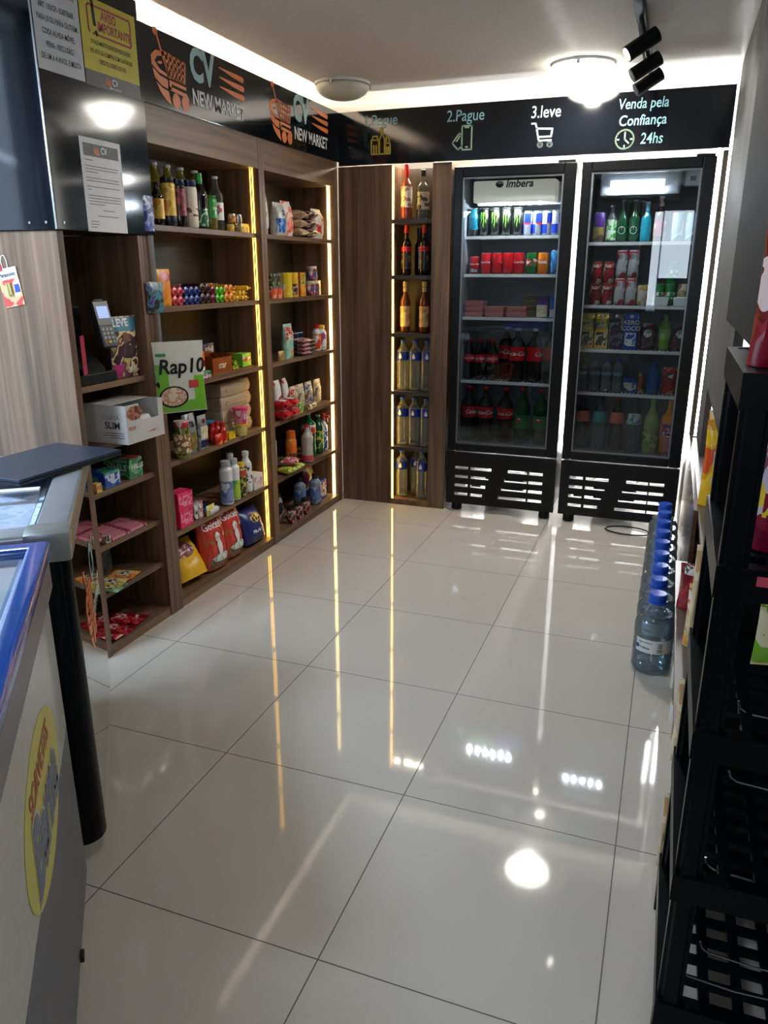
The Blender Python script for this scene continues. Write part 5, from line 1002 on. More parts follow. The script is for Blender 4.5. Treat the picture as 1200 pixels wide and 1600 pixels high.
def cachaca(r):
    pr = bottle(r, 0.030, 0.305, M_amber, plain('pale_gold_cap', (200, 180, 120), 0.35), printed('tan_label', [(226, 200, 140), (214, 180, 120), (190, 140, 90)], 26), (0.12, 0.52), neck=0.013, sh=0.62, nh=0.78, caph=0.10)
    finish('neck_foil', band(pr, 0.80*0.305, 0.89*0.305, 0.001), plain('tan_foil', (206, 176, 120), 0.4), r, True)
for k, x in enumerate((-0.368, -0.245)): put('spirit_bottle', cachaca, '%s amber spirit bottle with tan label on the third niche shelf' % ['left', 'right'][k], 'bottle', (x, YN, N3), 0, 'amber spirit bottles')
def water(r):
    bottle(r, 0.0382, 0.312, M_water, M_bluecap, plain('water_blue', (34, 60, 160), 0.3, 0, 0.3), (0.60, 0.77), neck=0.014, sh=0.76, nh=0.92, ribs=True, caph=0.05)
    poly([[(0, 0.022), (0.008, 0.004)]+ell(0, -0.004, 0.010, 0.010, 14, -PI*1.13, PI*0.13)[::-1]+[(-0.008, 0.004)]], M_wink, r, FRONT(0.003, -0.0395, 0.213), 'drop_mark', 0.0006)
    bottle_prof(0.04, 0.3)
for row, z, xs, nm in ((4, N4, (-0.381, -0.301, -0.222), 'fourth'), (5, N5, (-0.382, -0.302, -0.223), 'fifth')):
    for k, x in enumerate(xs): put('water_bottle', water, '%s water bottle with blue label on the %s niche shelf' % (['left', 'middle', 'right'][k], nm), 'bottle', (x, YN, z), 0.5*(k-1)*0.4, 'blue label water bottles')
for k, (x, y) in enumerate(((-0.383, YN), (-0.245, YN), (-0.310, YN+0.09))): put('water_bottle', water, '%s water bottle with blue label on the niche floor' % ['front left', 'front right', 'rear'][k], 'bottle', (x, y, zb_), 0, 'blue label water bottles')

# ================================================================== LEFT FRIDGE
YR = 3.57
S1, S2, S3, S4, S5 = 1.6615, 1.4475, 1.1985, 0.8145, 0.428
put('energy_can_teal', lambda r: can(r, 0.033, 0.156, printed('teal_can', [(20, 90, 110), (30, 120, 140), (12, 50, 66)], 16, 0.2), bandm=M_bink, bz=(0.04, 0.24)), 'teal tall energy drink can at the left end of the left fridge top shelf', 'can', (0.016, YR, S1), 0, None, 'drink_can')
M_claw = emit('claw_green_glow', (110, 210, 50), 0.15)  # printed claw marks given a weak glow, though they are no lamp
for k, x in enumerate((0.0835, 0.150, 0.2165, 0.283)): put('claw_can', lambda r: can(r, 0.0325, 0.156, plain('claw_black', (16, 18, 16), 0.25, 0, 0.3), claw=M_claw), '%s black energy can with green claw marks on the left fridge top shelf' % NTH[k], 'can', (x, YR, S1), 0, 'black cans with green claw marks', 'drink_can')
def rbull(r):
    H = 0.135; R = 0.0262
    can(r, R, H, plain('silver_side', (176, 180, 190), 0.25, 0.5))
    for i in range(4):
        if i % 2 == 0: 
            bm = bmesh.new()
            for half, (z0, z1) in ((0, (0.012, 0.062)), (1, (0.068, 0.122))):
                a0 = (i+half)*PI/2-PI/4
                for j in range(6):
                    vs = []
                    for a, z in ((a0+PI/2*j/6, z0), (a0+PI/2*(j+1)/6, z0), (a0+PI/2*(j+1)/6, z1), (a0+PI/2*j/6, z1)): vs.append(bm.verts.new(((R+0.0006)*math.cos(a), (R+0.0006)*math.sin(a), z)))
                    bm.faces.new(vs)
            finish('blue_panels', bm, plain('bull_blue', (26, 50, 160), 0.25, 0.3), r)
    poly([[(-0.020, 0), (-0.010, 0.006), (0.0, 0.003), (0.010, 0.006), (0.02, 0.0), (0.010, -0.005), (0, -0.002), (-0.010, -0.005)]], M_red, r, FRONT(0, -0.0272, 0.065), 'emblem')
for k, (x, y) in enumerate(((0.342, YR), (0.397, YR), (0.450, YR), (0.503, YR), (0.366, YR+0.06), (0.430, YR+0.06))):
    put('slim_can', rbull, '%s slim blue and silver can, %s row, on the left fridge top shelf' % (NTH[k if k < 4 else k-4], 'front' if k < 4 else 'rear'), 'can', (x, y, S1), 0.5*k, 'slim blue and silver cans', 'drink_can')
M_cokecan = plain('cola_red', (200, 18, 28), 0.22, 0.2, 0.3)
def cokecan(r): can(r, 0.0322, 0.122, M_cokecan, 'Coca-Cola', M_wink, 0.017, 0.35)
for k, (x, rot) in enumerate(((0.102, -0.2), (0.169, 1.9), (0.235, 2.3), (0.301, 0.1))):
    put('cola_can', cokecan, ['second red cola can showing white script', 'third red cola can turned to its plain side', 'fourth red cola can turned to its back', 'fifth red cola can showing white script'][k]+' on the left fridge second shelf', 'can', (x, YR, S2), rot, 'red cola cans', 'drink_can')
put('small_cola_can', lambda r: can(r, 0.029, 0.102, M_cokecan, 'Coca-Cola', M_wink, 0.015, 0.35, bandm=M_silver, bz=(0.1, 0.3)), 'short red and silver cola can at the left end of the left fridge second shelf', 'can', (0.030, YR, S2), 0.2, None, 'drink_can')
put('guarana_can', lambda r: (can(r, 0.032, 0.122, plain('guarana_green', (20, 100, 44), 0.22, 0.2, 0.3), bandm=printed('guarana_art', [(20, 100, 44), (206, 40, 40), (226, 220, 210)], 30), bz=(0.35, 0.7))), 'green soda can with red emblem on the second shelf of the left fridge', 'can', (0.376, YR, S2), 0, None, 'drink_can')
put('orange_soda_can', lambda r: can(r, 0.033, 0.122, plain('soda_orange', (226, 120, 20), 0.22, 0.2, 0.3), 'Fanta', M_wink, 0.026, 0.1), 'orange soda can lettered in white on the second shelf of the left fridge', 'can', (0.443, YR, S2), 0, None, 'drink_can')
put('blue_can', lambda r: can(r, 0.030, 0.134, printed('sky_can', [(60, 140, 200), (90, 160, 214), (40, 110, 180)], 16, 0.22)), 'sky blue can at the right end of the left fridge second shelf', 'can', (0.516, YR, S2), 0, None, 'drink_can')
M_meat = printed('meat', [(190, 90, 80), (210, 130, 110), (226, 190, 170), (170, 70, 70)], 40)
def tray_(w_, d_, h_, fill, rim):
    def f(r):
        bm = bmesh.new()
        lo = [bm.verts.new((sx*w_*0.44, d_/2+sy*d_*0.44, 0)) for sx, sy in ((-1, -1), (1, -1), (1, 1), (-1, 1))]; hi = [bm.verts.new((sx*w_/2, d_/2+sy*d_/2, h_*0.9)) for sx, sy in ((-1, -1), (1, -1), (1, 1), (-1, 1))]
        bm.faces.new(lo[::-1]); bm.faces.new(hi)
        for i in range(4): bm.faces.new((lo[i], lo[(i+1) % 4], hi[(i+1) % 4], hi[i]))
        bmesh.ops.bevel(bm, geom=bm.edges[:], offset=0.003, segments=2, affect='EDGES')
        finish('tray_body', bm, rim, r, True)
        finish('film_top', B((-w_*0.47, w_*0.47, d_*0.03, d_*0.97, h_*0.9, h_), bevel=0.002), fill, r)
    return f
M_pktray = plain('pink_tray', (206, 130, 130), 0.4)
for k in range(3): put('meat_tray', tray_(0.122, 0.12, 0.030, M_meat, M_pktray), '%s pink meat tray in the left stack of the left fridge third shelf' % ['bottom', 'middle', 'top'][k], 'tray', (0.046, 3.515, S3+0.0306*k), 0, 'pink meat trays')
for k, x in enumerate((0.172, 0.307)):
    for j in range(2): put('meat_tray', tray_(0.122, 0.12, 0.030, M_meat, M_pktray), '%s pink meat tray in the %s stack of the left fridge third shelf' % (['bottom', 'top'][j], ['middle', 'right'][k]), 'tray', (x, 3.515, S3+0.0306*j), 0, 'pink meat trays')
M_cheese = printed('cheese', [(214, 200, 160), (190, 176, 140), (226, 214, 190)], 30)
put('cheese_tray', tray_(0.10, 0.10, 0.026, M_cheese, plain('tan_tray', (190, 176, 140), 0.5)), 'single tan cheese tray lying behind the middle meat trays', 'tray', (0.215, 3.65, S3+0.04), 0) if False else None
for k in range(4): put('sandwich_pack', tray_(0.098, 0.10, 0.031, M_cheese, plain('olive_tray', (130, 124, 100), 0.5)), '%s tan sandwich pack in the tall stack of the left fridge third shelf' % ['bottom', 'second', 'third', 'top'][k], 'pack', (0.370, 3.648, S3+0.0318*k), 0, 'tan sandwich packs')
put('purple_pack', box_(0.068, 0.05, 0.118, printed('purple_pack', [(90, 40, 120), (110, 60, 140)], 12), panel=printed('cream_pack', [(220, 206, 180), (200, 180, 150)], 20), pz=(0.02, 0.62)), 'purple topped cream pack on the third shelf of the left fridge', 'pack', (0.452, YR, S3), 0)
put('blue_white_pack', box_(0.045, 0.05, 0.118, printed('bw_pack', [(40, 110, 190), (60, 130, 200)], 12), panel=M_wink, pz=(0.02, 0.4)), 'narrow blue and white pack at the right end of the left fridge third shelf', 'pack', (0.520, YR, S3), 0)
M_cokelab = plain('cola_label', (206, 20, 30), 0.3, 0, 0.2)
def coke_s(r): bottle(r, 0.0325, 0.245, M_cola, M_red, M_cokelab, (0.44, 0.63), neck=0.0135, sh=0.66, nh=0.88, waist=0.08, txt='Coca-Cola', tsize=0.022, shear=0.35, caph=0.07)
def coke_l(r): bottle(r, 0.049, 0.345, M_cola, M_red, M_cokelab, (0.44, 0.64), neck=0.014, sh=0.66, nh=0.90, waist=0.06, txt='Coca-Cola', tsize=0.034, shear=0.35, caph=0.055)
def coke_m(r): bottle(r, 0.048, 0.318, M_cola, plain('clear_cap', (190, 190, 190), 0.3), M_cokelab, (0.40, 0.66), neck=0.014, sh=0.66, nh=0.90, waist=0.05, txt='Coca-Cola', tsize=0.036, shear=0.35, caph=0.05)
for k, (x, y) in enumerate(((0.016, YR), (0.084, YR), (0.168, YR), (0.125, YR+0.06))): put('small_cola_bottle', coke_s, ['leftmost small cola bottle', 'second small cola bottle', 'third small cola bottle', 'rear small cola bottle between second and third'][k]+' on the left fridge fourth shelf', 'bottle', (x, y, S4), -0.1*k, 'small cola bottles', 'cola_bottle')
for k, (x, y, rot) in enumerate(((0.232, YR+0.09, -0.5), (0.318, YR, 0.0), (0.424, YR, 1.8))): put('large_cola_bottle', coke_m, ['rear large cola bottle', 'front large cola bottle showing full script', 'large cola bottle turned to its plain label side'][k]+' on the left fridge fourth shelf', 'bottle', (x, y, S4), rot, 'large cola bottles', 'cola_bottle')
put('red_label_soda', simple_bottle(0.044, 0.318, plain('dark_green_pet', (16, 54, 22), 0.08, 0, 0.5), M_green, plain('soft_red_label2', (190, 50, 50), 0.35), (0.44, 0.66), neck=0.014, sh=0.66, nh=0.9), 'dark green soda bottle with red label at the right end of the fourth shelf', 'bottle', (0.526, YR, S4), 0, None, 'soda_bottle')
for k, (x, rot) in enumerate(((0.034, 1.2), (0.138, 0.0), (0.266, 0.0))): put('two_litre_cola', coke_l, ['leftmost two litre cola bottle', 'second two litre cola bottle', 'two litre cola bottle beside the green soda bottles'][k]+' on the left fridge floor', 'bottle', (x, YR-0.02, S5), rot, 'two litre cola bottles', 'cola_bottle')
def guar(r): bottle(r, 0.048, 0.350, plain('green_soda_pet', (10, 60, 30), 0.08, 0, 0.5), M_red, plain('guarana_label', (20, 120, 60), 0.3), (0.28, 0.52), neck=0.014, sh=0.64, nh=0.90, caph=0.055) and patch_round(r)
def patch_round(r):
    poly([ell(0, 0, 0.018, 0.013, 20)], M_red, r, FRONT(-0.012, -0.0495, 0.155), 'emblem'); poly([ell(0.004, 0.006, 0.010, 0.005, 14)], M_wink, r, FRONT(-0.012, -0.0505, 0.155), 'emblem_mark')
for k, x in enumerate((0.372, 0.490)): put('green_soda_bottle', guar, '%s green soda bottle with red cap and red emblem on the left fridge floor' % ['left', 'right'][k], 'bottle', (x, YR-0.02, S5), 0, 'green soda bottles', 'soda_bottle')

# ================================================================== RIGHT FRIDGE
F1, F2, F3, F4, F5 = 1.6205, 1.2785, 1.0295, 0.7785, 0.428
put('purple_can', lambda r: can(r, 0.034, 0.160, printed('purple_can', [(70, 40, 110), (90, 60, 130), (150, 130, 80)], 12, 0.22), bandm=printed('gold_mix', [(140, 120, 60), (80, 60, 70)], 16), bz=(0.05, 0.5)), 'tall purple and gold can at the left end of the right fridge top shelf', 'can', (0.748, YR, F1), 0, None, 'drink_can')
put('lime_bottle', simple_bottle(0.028, 0.195, M_cleargl, M_silver, printed('lime_beer', [(200, 206, 190), (60, 160, 60), (200, 206, 190)], 26), (0.05, 0.62), neck=0.013, sh=0.62, nh=0.84), 'small clear bottle with green lime label on the right fridge top shelf', 'bottle', (0.815, YR, F1), 0)
def beer(r):
    bottle(r, 0.0295, 0.222, M_dgreen, M_silver, None, neck=0.0125, sh=0.50, nh=0.78, caph=0.04)
    e1 = ell(0, 0, 0.019, 0.019, 18)
    o = strokes([list(p) for p in zip(e1, e1[1:]+e1[:1])]+[[(-0.013, 0.0), (0.013, 0.0)], [(0, 0.008), (0, 0.016)]], 0.0022, plain('pale_print', (200, 214, 206), 0.4), r, Matrix.Translation((0, 0, 0)), 'round_label', 0.0004)
    for v in o.data.vertices: a = v.co.x/0.0295; v.co = Vector((math.sin(a)*(0.0303+v.co.z), -math.cos(a)*(0.0303+v.co.z), 0.062+v.co.y))
    st5 = [(0.006*math.sin(i*PI/5)*(1 if i % 2 == 0 else 0.42), 0.006*math.cos(i*PI/5)*(1 if i % 2 == 0 else 0.42)) for i in range(10)]
    poly([st5], M_red, r, FRONT(0, -0.0305, 0.070), 'star')
for k, (x, y) in enumerate(((0.873, YR), (0.936, YR), (0.905, YR+0.07), (0.968, YR+0.07))): put('beer_bottle', beer, ['front left', 'front right', 'rear left', 'rear right'][k]+' green beer bottle with round label on the right fridge top shelf', 'bottle', (x, y, F1), 0, 'green beer bottles')
put('turquoise_bottle', simple_bottle(0.031, 0.210, plain('turquoise_glass', (20, 130, 150), 0.08, 0, 0.5), M_silver, None, neck=0.013, sh=0.52, nh=0.8, neckm=plain('ice_foil', (140, 200, 214), 0.3)), 'turquoise beer bottle beside the green ones on the right fridge top shelf', 'bottle', (1.001, YR, F1), 0)
put('maroon_bottle', simple_bottle(0.033, 0.236, plain('maroon_glass', (70, 20, 26), 0.08, 0, 0.5), M_silver, printed('maroon_label', [(120, 40, 44), (150, 60, 60), (200, 180, 160)], 24), (0.12, 0.45), neck=0.013, sh=0.54, nh=0.80, neckm=printed('neck_label', [(200, 180, 160), (150, 60, 60)], 40)), 'dark red beer bottle with pale neck label on the right fridge top shelf', 'bottle', (1.073, YR, F1), 0)
for k, x in enumerate((1.168, 1.238)): put('pale_can', lambda r: can(r, 0.033, 0.150, printed('pale_can', [(150, 180, 190), (200, 210, 206), (120, 150, 170)], 12, 0.22), top=plain('gold_lid', (190, 160, 90), 0.3, 0.7)), '%s pale blue can at the right end of the right fridge top shelf' % ['left', 'right'][k], 'can', (x, YR, F1), 0, 'pale blue cans', 'drink_can')
M_rg = printed('red_gold_can', [(140, 24, 34), (160, 36, 44), (110, 16, 26), (200, 190, 170)], 26, 0.22); M_goldlid = plain('gold_lid2', (200, 160, 60), 0.3, 0.8)
for j in range(2):
    for k, x in enumerate((0.755, 0.821)): put('red_beer_can', lambda r: can(r, 0.0315, 0.119, M_rg, top=M_goldlid, bandm=printed('silver_top', [(190, 180, 160), (160, 60, 60)], 30), bz=(0.72, 0.88)), '%s %s dark red beer can with gold lid on the right fridge second shelf' % (['lower', 'upper'][j], ['left', 'right'][k]), 'can', (x, YR, F2+0.1195*j), 0, 'dark red beer cans', 'drink_can')
M_sr = printed('silver_red_can', [(190, 190, 194), (200, 200, 204), (150, 150, 156), (180, 40, 50)], 18, 0.22)
for j in range(2):
    for k, x in enumerate((0.890, 0.953)): put('silver_beer_can', lambda r: can(r, 0.0305, 0.150, M_sr, bandm=M_red, bz=(0.88, 0.94)), '%s %s tall silver beer can on the right fridge second shelf' % (['lower', 'upper'][j], ['left', 'right'][k]), 'can', (x, YR, F2+0.1505*j), 0, 'tall silver beer cans', 'drink_can')
put('white_gold_can', lambda r: can(r, 0.032, 0.112, printed('white_gold', [(206, 200, 190), (200, 160, 80), (206, 200, 190)], 20, 0.22)), 'short white and gold can beside the silver beer cans', 'can', (1.019, YR, F2), 0, None, 'drink_can')
M_gcan = plain('green_can', (30, 120, 60), 0.22, 0.3); 
for k, (x, z, y) in enumerate(((1.105, 0, YR+0.035), (1.164, 0, YR+0.035), (1.166, 0.1195, YR+0.035))): put('green_can', lambda r: can(r, 0.0285, 0.119, M_gcan, top=M_goldlid if False else None, bandm=printed('green_can_art', [(30, 120, 60), (200, 206, 200), (180, 50, 50)], 30), bz=(0.3, 0.6)), ['lower left', 'lower right', 'upper'][k]+' green beer can behind the white foam trays in the right fridge', 'can', (x, y, F2+z), 0, 'green beer cans', 'drink_can')
put('tan_can', lambda r: can(r, 0.0285, 0.119, printed('tan_can', [(150, 130, 100), (190, 176, 150), (110, 90, 70)], 20, 0.22)), 'tan beer can at the right end of the right fridge second shelf', 'can', (1.232, YR+0.035, F2), 0, None, 'drink_can')
M_foam = plain('white_foam', (222, 232, 232), 0.6)
for k, (x, w_) in enumerate(((1.118, 0.088), (1.221, 0.072))): put('foam_tray%d' % k, tray_(w_, 0.07, 0.046, M_foam, M_foam), '%s small white foam tray in front of the green cans in the right fridge' % ['left', 'right'][k], 'tray', (x, 3.508, F2), 0, None, 'foam_tray')
def juice(m, art, txt=None):
    def f(r):
        w_, d_, h_ = 0.074, 0.06, 0.195
        bm = B((-w_/2, w_/2, 0, d_, 0, h_*0.88)); vs = box(bm, -w_/2, w_/2, 0, d_, h_*0.88, h_*0.97)
        for v in vs:
            if v.co.z > h_*0.9: v.co.y = d_*0.35+(v.co.y/d_)*d_*0.3
        finish('carton_body', bm, m, r); finish('carton_fin', B((-w_/2, w_/2, d_*0.48, d_*0.52, h_*0.96, h_*1.03)), m, r)
        finish('front_print', B((-w_*0.4, w_*0.4, -0.001, 0, h_*0.1, h_*0.48)), art, r)
        finish('cap', lathe([(0.011, h_*0.92), (0.011, h_*0.99)], 14, centre=(0, d_*0.18)), M_wplast, r, True)
        if txt: 
            for i, t_ in enumerate(txt): text(t_, 0.034, M_wink, r, FRONT(0, -0.001, h_*(0.78-0.17*i)), 0.02)
    return f
M_jy = printed('juice_yellow', [(220, 176, 50), (226, 196, 90), (120, 140, 50)], 16)
for k, x in enumerate((0.729, 0.810)): put('yellow_juice', juice(M_jy, printed('juice_panel', [(50, 40, 40), (60, 50, 46), (200, 190, 160)], 30)), '%s yellow juice carton with dark panel on the right fridge third shelf' % ['left', 'right'][k], 'carton', (x, YR-0.03, F3), 0, 'yellow juice cartons', 'juice_carton')
put('grape_juice', juice(printed('juice_grape', [(50, 40, 60), (70, 60, 80), (150, 150, 160)], 16), printed('grape_panel', [(60, 40, 70), (100, 90, 110)], 30)), 'dark grape juice carton between the yellow cartons and the blue one', 'carton', (0.892, YR-0.03, F3), 0, None, 'juice_carton')
put('coconut_juice', juice(printed('juice_blue', [(24, 70, 150), (30, 80, 170), (20, 56, 130)], 8), printed('coco_panel', [(30, 80, 170), (220, 220, 200), (60, 140, 190)], 20), ('KERO', 'COCO')), 'blue coconut water carton lettered KERO COCO on the right fridge third shelf', 'carton', (0.974, YR-0.03, F3), 0, None, 'juice_carton')
M_pp = printed('plum_pouch', [(80, 50, 60), (110, 80, 90), (60, 40, 50)], 18)
for k, x in enumerate((1.068, 1.243)): put('plum_pouch', bag_(0.086, 0.148, 0.045, M_pp, [(-0.022, 0.022, 0.07, 0.115, printed('plum_badge', [(120, 160, 140), (206, 206, 200)], 40), 'ellipse')], seed=91), '%s plum coloured drink pouch on the right fridge third shelf' % ['left', 'right'][k], 'pouch', (x, YR, F3), 0, 'plum drink pouches')
put('lime_soda', simple_bottle(0.032, 0.200, plain('lime_pet', (110, 160, 60), 0.1, 0, 0.4), M_green, printed('lime_soda_label', [(140, 190, 80), (200, 220, 160)], 24), (0.3, 0.6), neck=0.0135, sh=0.66, nh=0.86), 'small lime green soda bottle between the plum pouches', 'bottle', (1.160, YR+0.01, F3), 0, None, 'soda_bottle')
def swater(r): bottle(r, 0.0305, 0.190, M_water, M_bluecap, plain('pale_water_label', (130, 170, 190), 0.3), (0.50, 0.62), neck=0.0135, sh=0.72, nh=0.9, ribs=True)
for k, x in enumerate((0.722, 0.789, 0.857, 0.922)): put('small_water', swater, '%s small clear water bottle on the right fridge fourth shelf' % NTH[k], 'bottle', (x, YR, F4), 0, 'small clear water bottles', 'water_bottle')
put('blue_carton', box_(0.078, 0.05, 0.085, printed('blue_carton', [(30, 60, 140), (40, 80, 160)], 12), panel=printed('blue_carton_art', [(30, 60, 140), (200, 200, 160), (60, 120, 180)], 20), pz=(0.1, 0.7)), 'small blue carton on the right fridge fourth shelf', 'carton', (0.996, YR-0.02, F4), 0)
put('choco_bottle', simple_bottle(0.024, 0.118, printed('choco', [(150, 80, 50), (120, 56, 36), (190, 150, 110)], 20), M_brown, None, neck=0.014, sh=0.72, nh=0.86), 'small chocolate milk bottle on the right fridge fourth shelf', 'bottle', (1.055, YR, F4), 0)
put('blue_sport_bottle', simple_bottle(0.038, 0.180, plain('sport_blue', (30, 90, 140), 0.12, 0, 0.4), M_bluecap, None, neck=0.016, sh=0.6, nh=0.85), 'blue sports drink bottle on the right fridge fourth shelf', 'bottle', (1.124, YR, F4), 0)
put('red_pouch', bag_(0.078, 0.155, 0.045, printed('red_pouch', [(180, 50, 50), (150, 40, 44), (206, 120, 100)], 14), [(-0.022, 0.022, 0.09, 0.13, printed('red_badge2', [(226, 214, 200), (60, 40, 40)], 40), 'ellipse')], seed=93), 'red drink pouch at the right end of the right fridge fourth shelf', 'pouch', (1.212, YR, F4), 0)
for k, (x, m, c, d_) in enumerate(((0.740, M_cola, plain('salmon_label', (200, 96, 80), 0.35), 'first dark soda bottle with salmon label'), (0.842, plain('smoke_pet', (60, 80, 84), 0.1, 0, 0.4), plain('teal_label', (60, 140, 140), 0.35), 'second soda bottle with teal label'), (0.943, M_cola, plain('salmon_label', (200, 96, 80), 0.35), 'third dark soda bottle with salmon label'), (1.040, plain('smoke_pet', (60, 80, 84), 0.1, 0, 0.4), printed('teal_white', [(60, 140, 140), (200, 210, 210)], 24), 'fourth soda bottle with teal and white label'))):
    put('tall_soda%d' % k, simple_bottle(0.043, 0.325, m, M_red if k % 2 == 0 else M_bink, c, (0.52, 0.72), neck=0.014, sh=0.64, nh=0.88), d_+' on the right fridge floor', 'bottle', (x, YR-0.02, F5), 0, None, 'soda_bottle')
put('limeade_bottle', simple_bottle(0.043, 0.322, plain('limeade', (150, 170, 90), 0.12, 0, 0.4), M_lime, printed('limeade_label', [(110, 160, 60), (190, 200, 120), (80, 130, 40)], 20), (0.12, 0.38), neck=0.014, sh=0.6, nh=0.86), 'pale lime soda bottle on the right fridge floor', 'bottle', (1.140, YR-0.02, F5), 0, None, 'soda_bottle')
put('orangeade_bottle', simple_bottle(0.046, 0.318, plain('orangeade', (220, 130, 40), 0.12, 0, 0.4), M_orp, printed('orangeade_label', [(226, 200, 190), (120, 60, 100), (220, 130, 40)], 24), (0.38, 0.58), neck=0.014, sh=0.64, nh=0.88), 'orange soda bottle at the right end of the right fridge floor', 'bottle', (1.236, YR-0.02, F5), 0, None, 'soda_bottle')

# ================================================================== WATER JUGS ON THE FLOOR
def jug(r):
    R, H = 0.0735, 0.315
    pr = [(R*0.75, 0), (R*0.9, 0.004), (R, 0.02)]
    for i in range(1, 9): pr += [(R*(0.965 if i % 2 else 1.0), 0.02+0.065*i/8)]
    pr += [(R, 0.09), (R*0.985, 0.094), (R*0.985, 0.148), (R, 0.152), (R, 0.19)]
    for i in range(1, 9):
        t = i/8; pr.append((0.026+(R-0.026)*(math.cos(t*PI)+1)/2*(1 if i % 2 == 0 else 0.99), 0.19+0.082*t))
    pr += [(0.0255, 0.292)]
    finish('jug_body', lathe(pr, 32), M_jug, r, True)
    finish('water', lathe([(max(0.001, a-0.004), min(b+0.003, 0.235)) for a, b in pr if b < 0.235]+[(0.06, 0.236)], 32), clear('water_fill', (228, 240, 245), 0.02, solid=0.05, ior=1.2), r, True)
    cp = [(0.031, 0.286)]
    for i in range(2): cp += [(0.0315, 0.288+0.012*i), (0.0315, 0.298+0.012*i)]
    finish('cap', lathe([(0.031, 0.284), (0.0325, 0.287), (0.0325, 0.312), (0.030, 0.315)], 28), M_bluecap, r, True)
    finish('neck_ring', lathe([(0.034, 0.276), (0.036, 0.278), (0.036, 0.282), (0.034, 0.284)], 28), M_bluecap, r, True)
    bm = bmesh.new(); prev = None
    for i in range(17):
        a = -2.35+2.3*i/16; q = [bm.verts.new((math.cos(a)*R*0.994, math.sin(a)*R*0.994, z)) for z in (0.094, 0.148)]
        if prev: bm.faces.new((prev[0], q[0], q[1], prev[1]))
        prev = q
    l = finish('label', bm, plain('white_label', (226, 228, 228), 0.4), r, True)
    W = Matrix.Rotation(-0.25, 4, 'Z') @ Matrix.Translation((0, 0, 0.122))
    finish('logo_dot', poly_round(ell(-0.030, -0.006, 0.009, 0.009, 16), R, W), M_blue, r)
    finish('barcode', poly_round_many([rect(0.048+0.0035*i, 0.048+0.0035*i+(0.0022 if i % 2 else 0.0012), -0.005, 0.016) for i in range(5)]+[rect(0.046, 0.066, -0.014, -0.010), rect(0.046, 0.066, -0.021, -0.018)], R, W), M_bink, r)
    text('6 litros', 0.013, M_bink, r, W @ Matrix.Translation((0, 0, -0.008)), 0.02, wrap=R-0.0005)
    text('água mineral', 0.010, M_navy, r, W @ Matrix.Translation((0, 0, 0.014)), 0.0, wrap=R-0.0005)
    hb_ = finish('carry_handle', tube(bmesh.new(), [(0.034*math.cos(a), 0.034*math.sin(a), 0.280+0.0*i) for i, a in [(i, PI*0.15+PI*0.7*i/10) for i in range(11)]], 0.003, 6), M_bluecap, r, True)
def poly_round(pts, R, W): return poly_round_many([pts], R, W)
def poly_round_many(ps, R, W):
    bm = bmesh.new()
    for q in ps:
        bm.faces.new([bm.verts.new(W @ Vector((math.sin(x/R)*(R+0.0004), -math.cos(x/R)*(R+0.0004), y))) for x, y in q])
    return bm
for k in range(9):
    d_ = 'nearest blue capped water jug of the row on the floor, front of the line' if k == 0 else ('farthest blue capped water jug of the floor row, closest to the right fridge' if k == 8 else '%s blue capped water jug from the front in the floor row' % ['', 'second', 'third', 'fourth', 'fifth', 'sixth', 'seventh', 'eighth'][k])
    put('water_jug', jug, d_, 'water jug', (1.253+0.001*k, 1.645+0.154*k, 0), -0.15+0.03*k, 'row of blue capped water jugs')

# ================================================================== CHEST FREEZERS (stand askew along the shop window; local +y faces the aisle)
FZ = math.atan2(-0.79, 0.613)
def ring(xa, xb, ya, yb, wd, za, zb, bev):
    """rectangular frame with mitred corners and rounded edges"""
    bm = bmesh.new(); L = []
    for (ins, z) in ((0, za), (0, zb), (wd, zb), (wd, za)):
        L.append([bm.verts.new((x, y, z)) for x, y in ((xa+ins, ya+ins), (xb-ins, ya+ins), (xb-ins, yb-ins), (xa+ins, yb-ins))])
    for a, b in zip(L, L[1:]+L[:1]):
        for i in range(4): bm.faces.new((a[i], a[(i+1) % 4], b[(i+1) % 4], b[i]))
    bmesh.ops.recalc_face_normals(bm, faces=bm.faces[:])
    ed = [e for l in L for i in range(4) for e in l[i].link_edges if e.other_vert(l[i]) in l]
    bmesh.ops.bevel(bm, geom=list(set(ed)), offset=bev, segments=3, affect='EDGES', profile=0.5)
    return bm
M_bluerim = plain('blue_rim', (20, 80, 176), 0.16, 0, 0.5); M_mauve = plain('grey_mauve_moulding', (112, 106, 116), 0.35); M_fzgrey = plain('slate_grey_panel', (92, 94, 106), 0.4)
M_fzwhite = plain('freezer_white', (196, 194, 190), 0.25, 0, 0.3)
f1 = thing('chest_freezer', 'white ice cream chest freezer with blue rim and yellow oval sticker at lower left', 'freezer', (0, 0, 0), FZ, 'chest freezers')
x0, x1, y1, y0 = 0.010, 0.98, -0.020, -0.62
finish('white_panel', B((x0, x1, y0, y1, 0.475, 0.815), bevel=0.004), M_fzwhite, f1)
finish('grey_base', B((x0, x1, y0, y1, 0.07, 0.474), bevel=0.004), M_fzgrey, f1)
finish('moulding', B((x0-0.006, x1, y0-0.01, y1+0.012, 0.816, 0.888), bevel=0.006), M_mauve, f1)
bm = ring(x0-0.012, x1, y0-0.01, y1+0.018, 0.044, 0.889, 0.925, 0.012)
rim = finish('blue_rim', bm, M_bluerim, f1, True)
text('ELEGANCE', 0.012, M_silver, rim, frame((0.085, y1+0.0125, 0.850), (-1, 0, 0), (0, 0, 1)), 0.0, 0.2)
finish('glass_lid', B((x0+0.033, x1-0.045, y0+0.035, y1-0.027, 0.905, 0.911)), clear('freezer_glass', (244, 248, 252), 0.03, True, ior=1.35), f1)
